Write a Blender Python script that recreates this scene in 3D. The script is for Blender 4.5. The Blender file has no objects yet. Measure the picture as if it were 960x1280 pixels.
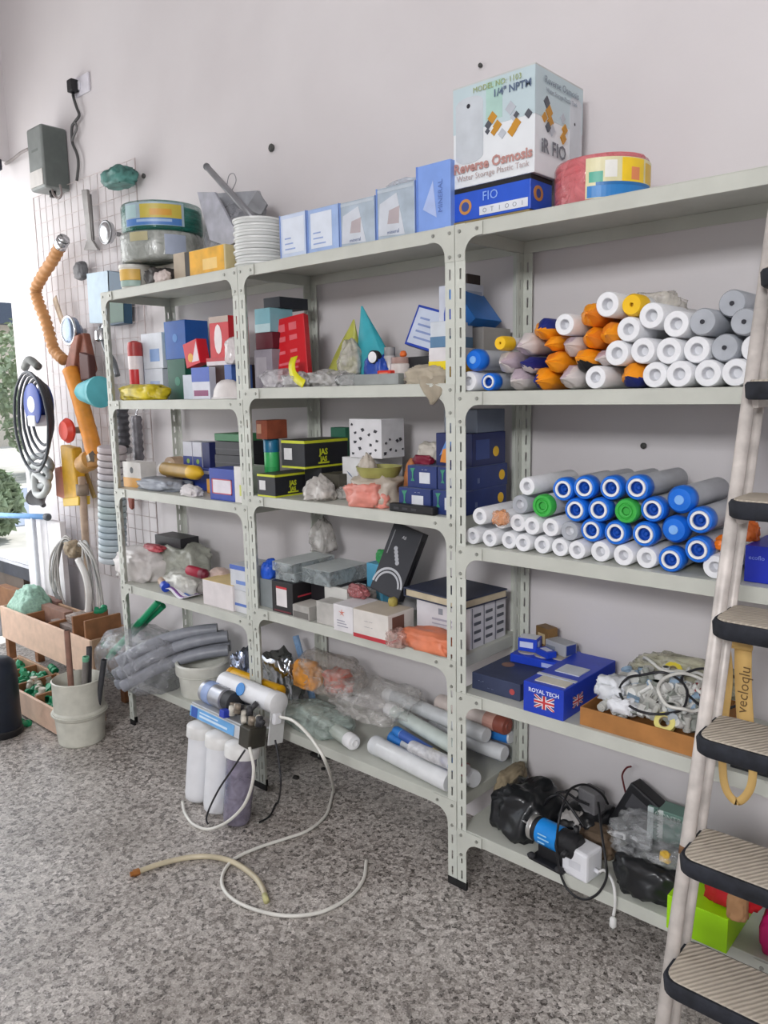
import bpy, bmesh, math, random
from mathutils import Vector, Matrix, noise
SC = bpy.context.scene
COL = SC.collection
R = math.radians
rnd = random.Random(7)
# ------------------------------------------------------------------ camera
CAM = Vector((1.3503, -1.8235, 1.5445)); YAW, PITCH, ROLL, FPX = R(41.8325), R(-8.6822), R(-1.0037), 977.32
_F = Vector((-math.sin(YAW)*math.cos(PITCH), math.cos(YAW)*math.cos(PITCH), math.sin(PITCH)))
_r = Vector((math.cos(YAW), math.sin(YAW), 0)); _u = _r.cross(_F)
_R = _r*math.cos(ROLL)+_u*math.sin(ROLL); _U = -_r*math.sin(ROLL)+_u*math.cos(ROLL)
def ray(px, py): return _F+_R*((px-480)/FPX)-_U*((py-640)/FPX)
def PY(px, py, y):
    d = ray(px, py); return CAM+d*((y-CAM.y)/d.y)
def PZ(px, py, z):
    d = ray(px, py); return CAM+d*((z-CAM.z)/d.z)
def PX(px, py, x):
    d = ray(px, py); return CAM+d*((x-CAM.x)/d.x)
def PROJ(p):
    d = Vector(p)-CAM; z = d.dot(_F); return 480+FPX*d.dot(_R)/z, 640-FPX*d.dot(_U)/z
def scale_at(p): return FPX/((Vector(p)-CAM).dot(_F))
cd = bpy.data.cameras.new('camera'); co = bpy.data.objects.new('camera', cd); COL.objects.link(co)
co.matrix_world = Matrix(((_R.x,_U.x,-_F.x,CAM.x),(_R.y,_U.y,-_F.y,CAM.y),(_R.z,_U.z,-_F.z,CAM.z),(0,0,0,1)))
cd.sensor_fit = 'VERTICAL'; cd.sensor_height = 24; cd.lens = FPX/1280*24; cd.clip_start = .02; cd.clip_end = 200
SC.camera = co
SC.view_settings.view_transform = 'Standard'; SC.view_settings.look = 'None'
SC.view_settings.gamma = 1; SC.view_settings.use_curve_mapping = False
# ------------------------------------------------------------------ materials
def s2l(c): return tuple((v/12.92 if v <= .04045 else ((v+.055)/1.055)**2.4) for v in c)
def hexc(h): return s2l(tuple(int(h[i:i+2], 16)/255 for i in (0, 2, 4)))
MATS = {}
def mat(h, rough=.5, metal=0, var=.06, scale=18, bump=0, key=None, trans=0, alpha=1, ior=1.45, coat=0, spec=.5):
    k = key or (h, rough, metal, var, scale, bump, trans, alpha, coat, spec)
    if k in MATS: return MATS[k]
    m = bpy.data.materials.new('mat_'+h); m.use_nodes = True
    nt = m.node_tree; b = nt.nodes['Principled BSDF']
    c = hexc(h)
    tc = nt.nodes.new('ShaderNodeTexCoord'); n = nt.nodes.new('ShaderNodeTexNoise')
    n.inputs['Scale'].default_value = scale; n.inputs['Detail'].default_value = 5
    nt.links.new(tc.outputs['Object'], n.inputs['Vector'])
    r = nt.nodes.new('ShaderNodeValToRGB')
    r.color_ramp.elements[0].position = .3; r.color_ramp.elements[1].position = .7
    r.color_ramp.elements[0].color = (*[v*(1-var*1.6) for v in c], 1)
    r.color_ramp.elements[1].color = (*[min(1, v*(1+var)) for v in c], 1)
    nt.links.new(n.outputs['Fac'], r.inputs['Fac']); nt.links.new(r.outputs['Color'], b.inputs['Base Color'])
    b.inputs['Roughness'].default_value = rough; b.inputs['Metallic'].default_value = metal
    b.inputs['IOR'].default_value = ior; b.inputs['Transmission Weight'].default_value = trans
    b.inputs['Alpha'].default_value = alpha; b.inputs['Coat Weight'].default_value = coat
    b.inputs['Specular IOR Level'].default_value = spec
    if bump:
        bp = nt.nodes.new('ShaderNodeBump'); bp.inputs['Strength'].default_value = bump; bp.inputs['Distance'].default_value = .004
        nt.links.new(n.outputs['Fac'], bp.inputs['Height']); nt.links.new(bp.outputs['Normal'], b.inputs['Normal'])
    MATS[k] = m; return m
def film(h, op=.35, rough=.18, key=None, scale=25):
    """thin plastic film: part of it lets light straight through, the rest is glossy plastic with haze in the creases"""
    k = ('film', h, op, rough)
    if k in MATS: return MATS[k]
    m = bpy.data.materials.new('film_'+h); m.use_nodes = True
    nt = m.node_tree; b = nt.nodes['Principled BSDF']; o = nt.nodes['Material Output']
    b.inputs['Base Color'].default_value = (*hexc(h), 1); b.inputs['Roughness'].default_value = rough
    b.inputs['Specular IOR Level'].default_value = .8
    t = nt.nodes.new('ShaderNodeBsdfTransparent'); mx = nt.nodes.new('ShaderNodeMixShader')
    tc = nt.nodes.new('ShaderNodeTexCoord'); n = nt.nodes.new('ShaderNodeTexNoise'); n.inputs['Scale'].default_value = scale
    n.inputs['Detail'].default_value = 6; n.inputs['Distortion'].default_value = .8
    nt.links.new(tc.outputs['Object'], n.inputs['Vector'])
    mr = nt.nodes.new('ShaderNodeMapRange'); mr.inputs['From Min'].default_value = .3; mr.inputs['From Max'].default_value = .7
    mr.inputs['To Min'].default_value = max(0, op-.22); mr.inputs['To Max'].default_value = min(1, op+.25)
    nt.links.new(n.outputs['Fac'], mr.inputs['Value'])
    bp = nt.nodes.new('ShaderNodeBump'); bp.inputs['Strength'].default_value = .6; bp.inputs['Distance'].default_value = .01
    nt.links.new(n.outputs['Fac'], bp.inputs['Height']); nt.links.new(bp.outputs['Normal'], b.inputs['Normal'])
    nt.links.new(mr.outputs[0], mx.inputs[0]); nt.links.new(t.outputs[0], mx.inputs[1]); nt.links.new(b.outputs[0], mx.inputs[2])
    nt.links.new(mx.outputs[0], o.inputs['Surface'])
    MATS[k] = m; return m
# ------------------------------------------------------------------ mesh builder
class B:
    def __init__(s): s.bm = bmesh.new(); s.mi = 0
    def _f(s, vs):
        try:
            f = s.bm.faces.new(vs); f.material_index = s.mi; return f
        except ValueError: return None
    def box(s, a, b, m=None):
        x0, y0, z0 = a; x1, y1, z1 = b
        P = [(x0,y0,z0),(x1,y0,z0),(x1,y1,z0),(x0,y1,z0),(x0,y0,z1),(x1,y0,z1),(x1,y1,z1),(x0,y1,z1)]
        v = [s.bm.verts.new((m @ Vector(p)) if m else p) for p in P]
        for q in ((3,2,1,0),(4,5,6,7),(0,1,5,4),(1,2,6,5),(2,3,7,6),(3,0,4,7)): s._f([v[i] for i in q])
        return s
    def quad(s, pts): s._f([s.bm.verts.new(p) for p in pts]); return s
    def prism(s, pts, h):
        """polygon (3-D points) pushed along the vector h"""
        h = Vector(h); a = [s.bm.verts.new(p) for p in pts]; b = [s.bm.verts.new(Vector(p)+h) for p in pts]
        s._f(a[::-1]); s._f(b); n = len(a)
        for i in range(n): s._f([a[i], a[(i+1) % n], b[(i+1) % n], b[i]])
        return s
    def rings(s, rs, cap0=True, cap1=True, closed=False):
        vs = [[s.bm.verts.new(p) for p in r] for r in rs]; n = len(rs[0])
        k = len(vs); rng = range(k if closed else k-1)
        for i in rng:
            a, b = vs[i], vs[(i+1) % k]
            for j in range(n): s._f([a[j], a[(j+1) % n], b[(j+1) % n], b[j]])
        if cap0 and not closed: s._f(vs[0][::-1])
        if cap1 and not closed: s._f(vs[-1])
        return s
    def lathe(s, prof, n=20, m=None, cap0=True, cap1=True):
        """profile of (radius, height) turned about local z"""
        rs = []
        for r, z in prof:
            ring = []
            for i in range(n):
                a = 2*math.pi*i/n; p = Vector((r*math.cos(a), r*math.sin(a), z)); ring.append((m @ p) if m else p)
            rs.append(ring)
        return s.rings(rs, cap0, cap1)
    def cyl(s, p0, p1, r0, r1=None, n=14, cap=True):
        p0 = Vector(p0); p1 = Vector(p1); r1 = r0 if r1 is None else r1
        d = (p1-p0).normalized(); q = d.to_track_quat('Z', 'Y').to_matrix()
        rs = []
        for p, r in ((p0, r0), (p1, r1)):
            rs.append([p+q @ Vector((r*math.cos(2*math.pi*i/n), r*math.sin(2*math.pi*i/n), 0)) for i in range(n)])
        return s.rings(rs, cap, cap)
    def tube(s, pts, r, n=8, closed=False, rf=None):
        pts = [Vector(p) for p in pts]; k = len(pts); rs = []; up = None
        for i, p in enumerate(pts):
            a = pts[(i-1) % k] if (closed or i > 0) else p; b = pts[(i+1) % k] if (closed or i < k-1) else p
            d = (b-a); d = d.normalized() if d.length > 1e-9 else Vector((0,0,1))
            if up is None: up = d.orthogonal().normalized()
            up = (up-d*up.dot(d)); up = up.normalized() if up.length > 1e-6 else d.orthogonal().normalized()
            w = d.cross(up); rr = rf(i/(k-1)) if rf else r
            rs.append([p+(up*math.cos(2*math.pi*j/n)+w*math.sin(2*math.pi*j/n))*rr for j in range(n)])
        return s.rings(rs, True, True, closed)
    def torus(s, c, R_, r, n=32, k=8, m=None, zs=1):
        pts = []
        for i in range(n):
            a = 2*math.pi*i/n; p = Vector((R_*math.cos(a), R_*math.sin(a), 0)); p = (m @ p) if m else p; pts.append(Vector(c)+p)
        return s.tube(pts, r, k, closed=True)
    def build(s, name, mats, parent=None, smooth=False, bevel=0, loc=None, rz=0, sub=0, solid=0):
        bmesh.ops.recalc_face_normals(s.bm, faces=s.bm.faces)
        me = bpy.data.meshes.new(name); s.bm.to_mesh(me); s.bm.free()
        for m in (mats if isinstance(mats, (list, tuple)) else [mats]): me.materials.append(m)
        if smooth:
            for p in me.polygons: p.use_smooth = True
        o = bpy.data.objects.new(name, me); COL.objects.link(o)
        if parent: o.parent = parent
        if loc is not None: o.location = loc
        o.rotation_euler.z = rz
        if solid:
            q = o.modifiers.new('solid', 'SOLIDIFY'); q.thickness = solid; q.offset = 0
        if sub:
            q = o.modifiers.new('sub', 'SUBSURF'); q.levels = sub; q.render_levels = sub
        if bevel:
            q = o.modifiers.new('bev', 'BEVEL'); q.width = bevel; q.segments = 2; q.limit_method = 'ANGLE'
        return o
def smooth_angle(o, deg=40):
    for p in o.data.polygons: p.use_smooth = True
    o.data.set_sharp_from_angle(angle=R(deg)); return o
def tag(o, label, cat, group=None, kind=None):
    o['label'] = label; o['category'] = cat
    if group: o['group'] = group
    if kind: o['kind'] = kind
    return o
def empty(name, label, cat, loc=(0,0,0), rz=0, group=None):
    o = bpy.data.objects.new(name, None); o.empty_display_size = .05; COL.objects.link(o)
    o.location = loc; o.rotation_euler.z = rz
    return tag(o, label, cat, group)
def struct(o): o['kind'] = 'structure'; return o
def children(o): return [c for c in COL.objects if c.parent == o]
def copy_tree(o, parent=None):
    c = o.copy(); COL.objects.link(c); c.parent = parent
    for ch in children(o): copy_tree(ch, c)
    return c
def spline(pts, n=8, closed=False):
    """Catmull-Rom through the points"""
    P = [Vector(p) for p in pts]; out = []; k = len(P)
    for i in range(k if closed else k-1):
        p0 = P[i-1] if (closed or i > 0) else P[i]*2-P[i+1]; p1 = P[i]; p2 = P[(i+1) % k]
        p3 = P[(i+2) % k] if (closed or i+2 < k) else p2*2-p1
        for j in range(n):
            t = j/n; out.append(.5*((2*p1)+(p2-p0)*t+(2*p0-5*p1+4*p2-p3)*t*t+(3*p1-p0-3*p2+p3)*t**3))
    if not closed: out.append(P[-1])
    return out
# ------------------------------------------------------------------ cartons and prints
def carton(name, label, cat, x0, x1, y0, d, z0, h, m, group=None, rz=0, bevel=.0018, seam=True):
    """box standing on z0, its front face at y0 between x0 and x1; origin at the middle of its base"""
    w = x1-x0; b = B(); b.box((-w/2,-d/2,0),(w/2,d/2,h))
    o = b.build(name, m, loc=((x0+x1)/2, y0+d/2, z0+.0004), rz=rz, bevel=bevel); tag(o, label, cat, group)
    o['dims'] = (w, d, h); return o
def face_fr(o, face):
    w, d, h = o['dims']
    if face == 'F': return Vector((-w/2,-d/2,0)), Vector((w,0,0)), Vector((0,0,h)), Vector((0,-1,0))
    if face == 'R': return Vector((w/2,-d/2,0)), Vector((0,d,0)), Vector((0,0,h)), Vector((1,0,0))
    if face == 'L': return Vector((-w/2,d/2,0)), Vector((0,-d,0)), Vector((0,0,h)), Vector((-1,0,0))
    if face == 'T': return Vector((-w/2,-d/2,h)), Vector((w,0,0)), Vector((0,d,0)), Vector((0,0,1))
LIFT = {}
def next_lift(o, lift):
    k = LIFT.get(o.name, 0); LIFT[o.name] = k+1; return max(lift, .0006+k*.00012)
def dec(o, face, u0, v0, u1, v1, m, name='printed_panel', lift=.0007, poly=None):
    """a print of its own on a carton's face; u,v run 0..1 over the face"""
    P, U, V, N = face_fr(o, face); lift = next_lift(o, lift)
    uv = poly or ((u0,v0),(u1,v0),(u1,v1),(u0,v1))
    b = B(); b.prism([P+U*u+V*v+N*.0001 for u, v in uv], N*lift)
    return b.build(name, m, o)
def disc(o, face, u, v, r, m, name='printed_disc', lift=.0008, n=20, sx=1, sy=1, r_in=0):
    P, U, V, N = face_fr(o, face); un = U.normalized(); vn = V.normalized(); c = P+U*u+V*v; lift = next_lift(o, lift)
    b = B()
    if r_in:
        rs = [[c+(un*math.cos(2*math.pi*i/n)*sx+vn*math.sin(2*math.pi*i/n)*sy)*q+N*l for i in range(n)] for q, l in ((r_in,.0001),(r,.0001),(r,lift),(r_in,lift))]
        b.rings(rs, closed=True)
    else: b.prism([c+(un*math.cos(2*math.pi*i/n)*sx+vn*math.sin(2*math.pi*i/n)*sy)*r+N*.0001 for i in range(n)], N*lift)
    return b.build(name, m, o)
def text(o, face, u, v, size, s, m, align='CENTER', rot=0, lift=.0016, name='lettering', bold=.0, sx=1):
    P, U, V, N = face_fr(o, face) if isinstance(face, str) else face
    lift = max(lift, .001+LIFT.get(o.name, 0)*.00012)
    c = bpy.data.curves.new(name, 'FONT'); c.body = s; c.size = size; c.align_x = align; c.align_y = 'CENTER'
    c.extrude = .0002; c.offset = bold; c.materials.append(m); c.resolution_u = 2
    tf = bpy.data.objects.new(name, c); me = bpy.data.meshes.new_from_object(tf); bpy.data.objects.remove(tf); bpy.data.curves.remove(c)
    if not me.materials: me.materials.append(m)
    t = bpy.data.objects.new(name, me); COL.objects.link(t); t.parent = o
    un = U.normalized(); vn = V.normalized()
    if rot:
        a = un*math.cos(rot)+vn*math.sin(rot); vn = -un*math.sin(rot)+vn*math.cos(rot); un = a
    p = P+U*u+V*v+N*lift
    t.matrix_local = Matrix(((un.x*sx,vn.x,N.x,p.x),(un.y*sx,vn.y,N.y,p.y),(un.z*sx,vn.z,N.z,p.z),(0,0,0,1)))
    return t
# ------------------------------------------------------------------ bags
def bag(name, label, cat, c, dims, m, seed=0, crease=.25, group=None, parent=None, flat=True, sub=4, pinch=0, rz=0, freq=3.0, folds=1.0, tilt=None):
    """crumpled bag: c is the middle of its base; dims its full size; pinch pulls the top into a neck"""
    bm = bmesh.new(); bmesh.ops.create_icosphere(bm, subdivisions=sub, radius=1)
    o3 = Vector((seed*7.3, seed*3.1, seed*5.7))
    for v in bm.verts:
        p = v.co.copy()
        q = Vector([math.copysign(abs(t)**.7, t) for t in p])          # a bit boxy
        n1 = noise.noise(p*freq*.6+o3); n2 = abs(noise.noise(p*freq*1.4+o3*2)); n3 = abs(noise.noise(p*freq*3.1+o3*3))
        k = 1+crease*(n1*.9-(n2-.25)*1.1*folds-(n3-.2)*.35*folds)
        q = q*k
        if pinch and q.z > 0:
            t = max(0, min(1, q.z)); f = 1-pinch*t**1.3; q.x *= f; q.y *= f; q.z *= 1+pinch*.35*t*t
        if flat: q.z = max(q.z, -.72)
        v.co = q
    zs = [v.co.z for v in bm.verts]; z0, z1 = min(zs), max(zs)
    xs = max(abs(v.co.x) for v in bm.verts); ys = max(abs(v.co.y) for v in bm.verts)
    for v in bm.verts:
        v.co = Vector((v.co.x/xs*dims[0]/2, v.co.y/ys*dims[1]/2, (v.co.z-z0)/(z1-z0)*dims[2]))
    me = bpy.data.meshes.new(name); bm.to_mesh(me); bm.free(); me.materials.append(m)
    for p in me.polygons: p.use_smooth = True
    o = bpy.data.objects.new(name, me); COL.objects.link(o); o.location = c; o.rotation_euler.z = rz
    if tilt: o.rotation_euler = (tilt[0], tilt[1], rz)
    if parent: o.parent = parent
    else: tag(o, label, cat, group)
    return o
# ------------------------------------------------------------------ the room
WALL = .375; XL = -3.545; HEAD = 2.93
def floor_mat():
    m = bpy.data.materials.new('terrazzo'); m.use_nodes = True; nt = m.node_tree; b = nt.nodes['Principled BSDF']
    tc = nt.nodes.new('ShaderNodeTexCoord')
    def vor(scale, ramp):
        v = nt.nodes.new('ShaderNodeTexVoronoi'); v.inputs['Scale'].default_value = scale
        nt.links.new(tc.outputs['Object'], v.inputs['Vector'])
        sp = nt.nodes.new('ShaderNodeSeparateColor'); nt.links.new(v.outputs['Color'], sp.inputs[0])
        r = nt.nodes.new('ShaderNodeValToRGB'); r.color_ramp.interpolation = 'CONSTANT'
        r.color_ramp.elements[0].position = 0; r.color_ramp.elements[0].color = (*hexc(ramp[0][1]), 1)
        r.color_ramp.elements[1].position = ramp[1][0]; r.color_ramp.elements[1].color = (*hexc(ramp[1][1]), 1)
        for p, h in ramp[2:]:
            e = r.color_ramp.elements.new(p); e.color = (*hexc(h), 1)
        nt.links.new(sp.outputs[0], r.inputs['Fac']); return r
    a = vor(78, [(0,'4f4a47'),(.13,'857f7a'),(.36,'b3ada8'),(.6,'c8c3be'),(.84,'e0dbd6')])
    c = vor(240, [(0,'5d5854'),(.2,'a09b96'),(.45,'b7b2ad'),(.7,'cbc6c1'),(.9,'ebe7e3')])
    mx = nt.nodes.new('ShaderNodeMix'); mx.data_type = 'RGBA'; mx.inputs[0].default_value = .45
    nt.links.new(a.outputs[0], mx.inputs[6]); nt.links.new(c.outputs[0], mx.inputs[7])
    n = nt.nodes.new('ShaderNodeTexNoise'); n.inputs['Scale'].default_value = 2.3; n.inputs['Detail'].default_value = 7
    nt.links.new(tc.outputs['Object'], n.inputs['Vector'])
    r = nt.nodes.new('ShaderNodeValToRGB'); r.color_ramp.elements[0].position = .3; r.color_ramp.elements[1].position = .7
    r.color_ramp.elements[0].color = (.56,.53,.5,1); r.color_ramp.elements[1].color = (1,.985,.965,1)
    nt.links.new(n.outputs['Fac'], r.inputs['Fac'])
    m2 = nt.nodes.new('ShaderNodeMix'); m2.data_type = 'RGBA'; m2.blend_type = 'MULTIPLY'; m2.inputs[0].default_value = .8
    nt.links.new(mx.outputs[2], m2.inputs[6]); nt.links.new(r.outputs[0], m2.inputs[7])
    nt.links.new(m2.outputs[2], b.inputs['Base Color'])
    b.inputs['Roughness'].default_value = .42; return m
def wall_mat():
    m = bpy.data.materials.new('plaster'); m.use_nodes = True; nt = m.node_tree; b = nt.nodes['Principled BSDF']
    tc = nt.nodes.new('ShaderNodeTexCoord'); n = nt.nodes.new('ShaderNodeTexNoise'); n.inputs['Scale'].default_value = 1.1; n.inputs['Detail'].default_value = 8
    nt.links.new(tc.outputs['Object'], n.inputs['Vector'])
    r = nt.nodes.new('ShaderNodeValToRGB'); r.color_ramp.elements[0].position = .3; r.color_ramp.elements[1].position = .7
    r.color_ramp.elements[0].color = (*hexc('cbc6c7'), 1); r.color_ramp.elements[1].color = (*hexc('d8d4d5'), 1)
    nt.links.new(n.outputs['Fac'], r.inputs['Fac']); nt.links.new(r.outputs[0], b.inputs['Base Color'])
    n2 = nt.nodes.new('ShaderNodeTexNoise'); n2.inputs['Scale'].default_value = 60; nt.links.new(tc.outputs['Object'], n2.inputs['Vector'])
    bp = nt.nodes.new('ShaderNodeBump'); bp.inputs['Strength'].default_value = .12; bp.inputs['Distance'].default_value = .003
    nt.links.new(n2.outputs['Fac'], bp.inputs['Height']); nt.links.new(bp.outputs[0], b.inputs['Normal'])
    b.inputs['Roughness'].default_value = .75; return m
MW = wall_mat(); XR, YF, CEIL = 3.2, -5.6, 4.1
o = B().box((XL-.15,YF-.15,-.1),(XR+.15,WALL+.15,0)).build('floor', floor_mat()); struct(o)
o = B().box((XL-.15,WALL,0),(XR+.15,WALL+.15,CEIL)).build('wall_back', MW); struct(o)
b = B(); b.box((XL-.15,YF,HEAD),(XL,WALL,CEIL)); b.box((XL-.15,YF,0),(XL,-4.4,HEAD))
struct(b.build('wall_left', MW))
struct(B().box((XR,YF,0),(XR+.15,WALL,CEIL)).build('wall_right', MW))
struct(B().box((XL-.15,YF-.15,CEIL),(XR+.15,WALL+.15,CEIL+.1)).build('ceiling', MW))
# wall behind the photographer with a wide high shop window
b = B(); b.box((XL,YF-.15,0),(XR,YF,1.2)); b.box((XL,YF-.15,3.8),(XR,YF,CEIL)); b.box((XL,YF-.15,1.2),(0.2,YF,3.8)); b.box((2.9,YF-.15,1.2),(XR,YF,3.8))
struct(b.build('wall_front', MW))
# low white parapet with a blue rail at the foot of the opening
p1 = PX(58, 645, XL+.06); zr = p1.z
# outside: paved ground, road, verge and planting
G = mat('b9b6b0', .8, var=.12, scale=3)
o = B().box((-60,-40,-.14),(XL-.15,60,-.1)).build('ground', G); struct(o)
o = B().box((-13.2,-40,-.1),(-8.9,60,-.085)).build('road', mat('8f97a8', .7, var=.05, scale=2)); struct(o)
# screw holes and marks left in the plaster are dark plugs of their own
for i, (px, py, r, lb) in enumerate([(340,185,.016,'dark wall plug in the plaster above the row of pale blue cartons'), (805,557,.009,'small dark plug in the wall above the blue capped filters'), (601,82,.007,'tiny dark screw in the wall just over the big printed carton'), (180,220,.012,'dark screw in the plaster above the green hose coil')]):
    p = PY(px, py, WALL-.004); b = B()
    b.lathe([(r,.006),(r*.9,-.001),(r*.55,-.006),(r*.3,-.02)], 10, Matrix.Rotation(R(90), 4, 'X'))
    tag(b.build('wall_plug', mat('4a4a48', .6), loc=p, smooth=True), lb, 'wall plug', 'screws and plugs in the back wall')
# ------------------------------------------------------------------ light
w = bpy.data.worlds.new('sky'); SC.world = w; w.use_nodes = True; nt = w.node_tree; bg = nt.nodes['Background']
tc = nt.nodes.new('ShaderNodeTexCoord'); sx = nt.nodes.new('ShaderNodeSeparateXYZ'); nt.links.new(tc.outputs['Generated'], sx.inputs[0])
rp = nt.nodes.new('ShaderNodeValToRGB'); rp.color_ramp.elements[0].position = .48; rp.color_ramp.elements[0].color = (.75,.74,.72,1)
rp.color_ramp.elements[1].position = .75; rp.color_ramp.elements[1].color = (.78,.88,1,1)
mr = nt.nodes.new('ShaderNodeMapRange'); mr.inputs['From Min'].default_value = -1; nt.links.new(sx.outputs[2], mr.inputs['Value'])
nt.links.new(mr.outputs[0], rp.inputs[0]); nt.links.new(rp.outputs[0], bg.inputs[0]); bg.inputs[1].default_value = 2.6
def area(name, loc, target, sx_, sy_, power, col=(1,1,1)):
    l = bpy.data.lights.new(name, 'AREA'); l.shape = 'RECTANGLE'; l.size = sx_; l.size_y = sy_; l.energy = power; l.color = col
    o = bpy.data.objects.new(name, l); COL.objects.link(o); o.location = loc
    o.rotation_euler = (Vector(target)-Vector(loc)).to_track_quat('-Z', 'Y').to_euler(); return o
area('shop_window_daylight', (2.1,-5.35,3.12), (.3,0.2,1.4), 1.3, .7, 265, (.985,.985,1))
area('doorway_daylight', (XL-.05,-1.6,1.5), (0,-1.2,1.2), 4.0, 2.4, 10, (.97,.985,1))
area('doorway_daylight_near', (XL-.25,-.55,1.7), (-2.6,.37,1.5), 1.3, 2.3, 44, (1,.985,.98))
sl_ = bpy.data.lights.new('sun','SUN'); sl_.energy = 7; sl_.angle = R(1.2); sl_.color = (1,.97,.92)
so_ = bpy.data.objects.new('sun', sl_); COL.objects.link(so_); so_.rotation_euler = Vector((.12,-.5,-.85)).to_track_quat('-Z','Y').to_euler()
area('ceiling_fill', (1.1,-2.0,4.0), (1.1,-1.2,0), 2.4, .5, 8, (1,.98,.97))  # unseen fill lamp, added to brighten the room and upper wall
SC.view_settings.exposure = -.72
# ------------------------------------------------------------------ slotted angle shelving
DEP = .355; H = 2.0; PW = .0335; LIP = .038
XB, XA, XZ = 0.0, -.9676, -1.9333
MSH = mat('c1c3ba', .42, var=.05, scale=9); MPO = mat('c6c9c0', .45, var=.05, scale=9)
MBOLT = mat('a9aaa4', .35, .8); MCAP = mat('1c1c1d', .6)
def slotted(b, o, u, n, hgt, t=.002, w=PW, pitch=.0535):
    """one flange of the slotted angle: a strip with real slots; o corner, u across, n thickness"""
    u = Vector(u); n = Vector(n)*t; cols = [0, w*.42, w*.60, w]
    zs = [0]; k = .022
    while k < hgt-.04: zs += [k, k+.029]; k += pitch
    zs.append(hgt)
    o = Vector(o)
    for i in range(len(zs)-1):
        slot = i % 2 == 1
        for c in range(3):
            if slot and c == 1: continue
            a, d = cols[c], cols[c+1]
            P = [o+u*a+Vector((0,0,zs[i])), o+u*d+Vector((0,0,zs[i])), o+u*d+Vector((0,0,zs[i+1])), o+u*a+Vector((0,0,zs[i+1]))]
            b.prism(P, n)
def post(root, x, y, ix, iy):
    """angle post whose outer corner stands at x,y; flanges run ix along the front and iy into the depth"""
    b = B(); slotted(b, (x,y,.012), (ix,0,0), (0,iy,0), H-.012); slotted(b, (x,y+iy*.002,.012), (0,iy,0), (ix,0,0), H-.012)
    p = b.build('post', MPO, root)
    c = B(); e = .0009
    xa, xb = sorted((x-ix*e, x+ix*(PW+e))); ya, yb = sorted((y-iy*e, y+iy*.008))
    c.box((xa,ya,0),(xb,yb,.026)); ya, yb = sorted((y+iy*.008, y+iy*(PW+e))); xa, xb = sorted((x-ix*e, x+ix*.008)); c.box((xa,ya,0),(xb,yb,.026))
    c.build('foot_cap', MCAP, p)
def unit(x0, x1, levels, label):
    root = empty('shelving_unit', label, 'shelving unit', ((x0+x1)/2, DEP/2, 0), 0, 'slotted angle shelving along the wall')
    inv = Matrix.Translation(-root.location)
    def fin():
        for c in children(root): c.matrix_parent_inverse = inv
    g = .0012; a, e = x0+g, x1-g
    for (x, ix) in ((a, 1), (e, -1)):
        post(root, x, 0, ix, 1); post(root, x, DEP, ix, -1)
    for z in levels:
        b = B(); t = .0022; q = .0025
        xa, xb = a+q, e-q
        b.box((xa,q,z-t),(xb,DEP-q,z)); b.box((xa,q,z-LIP),(xb,q+t,z-t)); b.box((xa,DEP-q-t,z-LIP),(xb,DEP-q,z-t))
        b.box((xa,q+t,z-LIP),(xa+t,DEP-q-t,z-t)); b.box((xb-t,q+t,z-LIP),(xb,DEP-q-t,z-t))
        b.box((xa,q+t,z-LIP),(xb,q+.014,z-LIP+t))
        b.build('shelf_board', MSH, root, bevel=.0008)
        for (x, ix) in ((a, 1), (e, -1)):                     # rounded corner plates bolted to post and lip
            top = z-.003; pts = [(x,0,top), (x+ix*.092,0,top), (x+ix*.092,0,z-LIP+.001)]
            cx, cz, rr = x+ix*(PW+.046), z-LIP-.045, .046
            for k in range(7):
                f = k/6*math.pi/2; pts.append((cx-ix*rr*math.sin(f), 0, cz+rr*math.cos(f)))
            pts += [(x+ix*PW,0,z-.098), (x,0,z-.098)]
            bb = B(); bb.prism([(p[0],-.0004,p[2]) for p in pts], (0,-.0016,0)); cp = bb.build('corner_plate', MSH, root)
            for (dx, dz) in ((.016,-.02),(.016,-.085),(.074,-.02)):
                B().cyl((x+ix*dx,-.0018,z+dz),(x+ix*dx,-.0055,z+dz),.0055,.0045,8).build('bolt', MBOLT, cp)
    fin(); return root
L3 = [2.0, 1.5436, 1.0992, .6486, .2034]; L2 = [2.0, 1.5684, 1.1755, .7431, .2891]; L1 = [2.0, 1.5306, 1.1362, .692, .2362]
unit(XB, XB+.9676, L3, 'cream slotted steel shelving unit holding the rows of filter cartridges')
unit(XA, XB, L2, 'cream slotted steel shelving unit in the middle, its second shelf carrying a red book')
unit(XZ, XA, L1, 'cream slotted steel shelving unit nearest the doorway, beside the wire grid')
# ------------------------------------------------------------------ shared looks
WHT = mat('e9e9ea', .5); INK = mat('2b2b33', .6, var=0); GREYINK = mat('8a8f98', .6, var=0); BRN = mat('a8825a', .7); CARD = mat('b08c62', .75, var=.1)
BLU = mat('1f57c4', .35); NAVY = mat('232b52', .45); BLK = mat('1d1d20', .5); DUST = mat('b9b2a8', .8, var=.15)
def cx(name, label, cat, bl, br, yt, z0, m, y0=None, far=None, d=None, h=None, group=None, rz=0, dz=0):
    if y0 is None: y0 = PZ(*bl, z0).y
    x0 = PY(*bl, y0).x; x1 = PY(*br, y0).x
    if h is None: h = PY(bl[0], yt, y0).z-z0
    if d is None: d = PX(far[0], far[1], x1).y-y0
    return carton(name, label, cat, x0, x1, y0, d, z0, h, m, group, rz)
Z2, Z3, Z4, Z5 = L3[1:]
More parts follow.
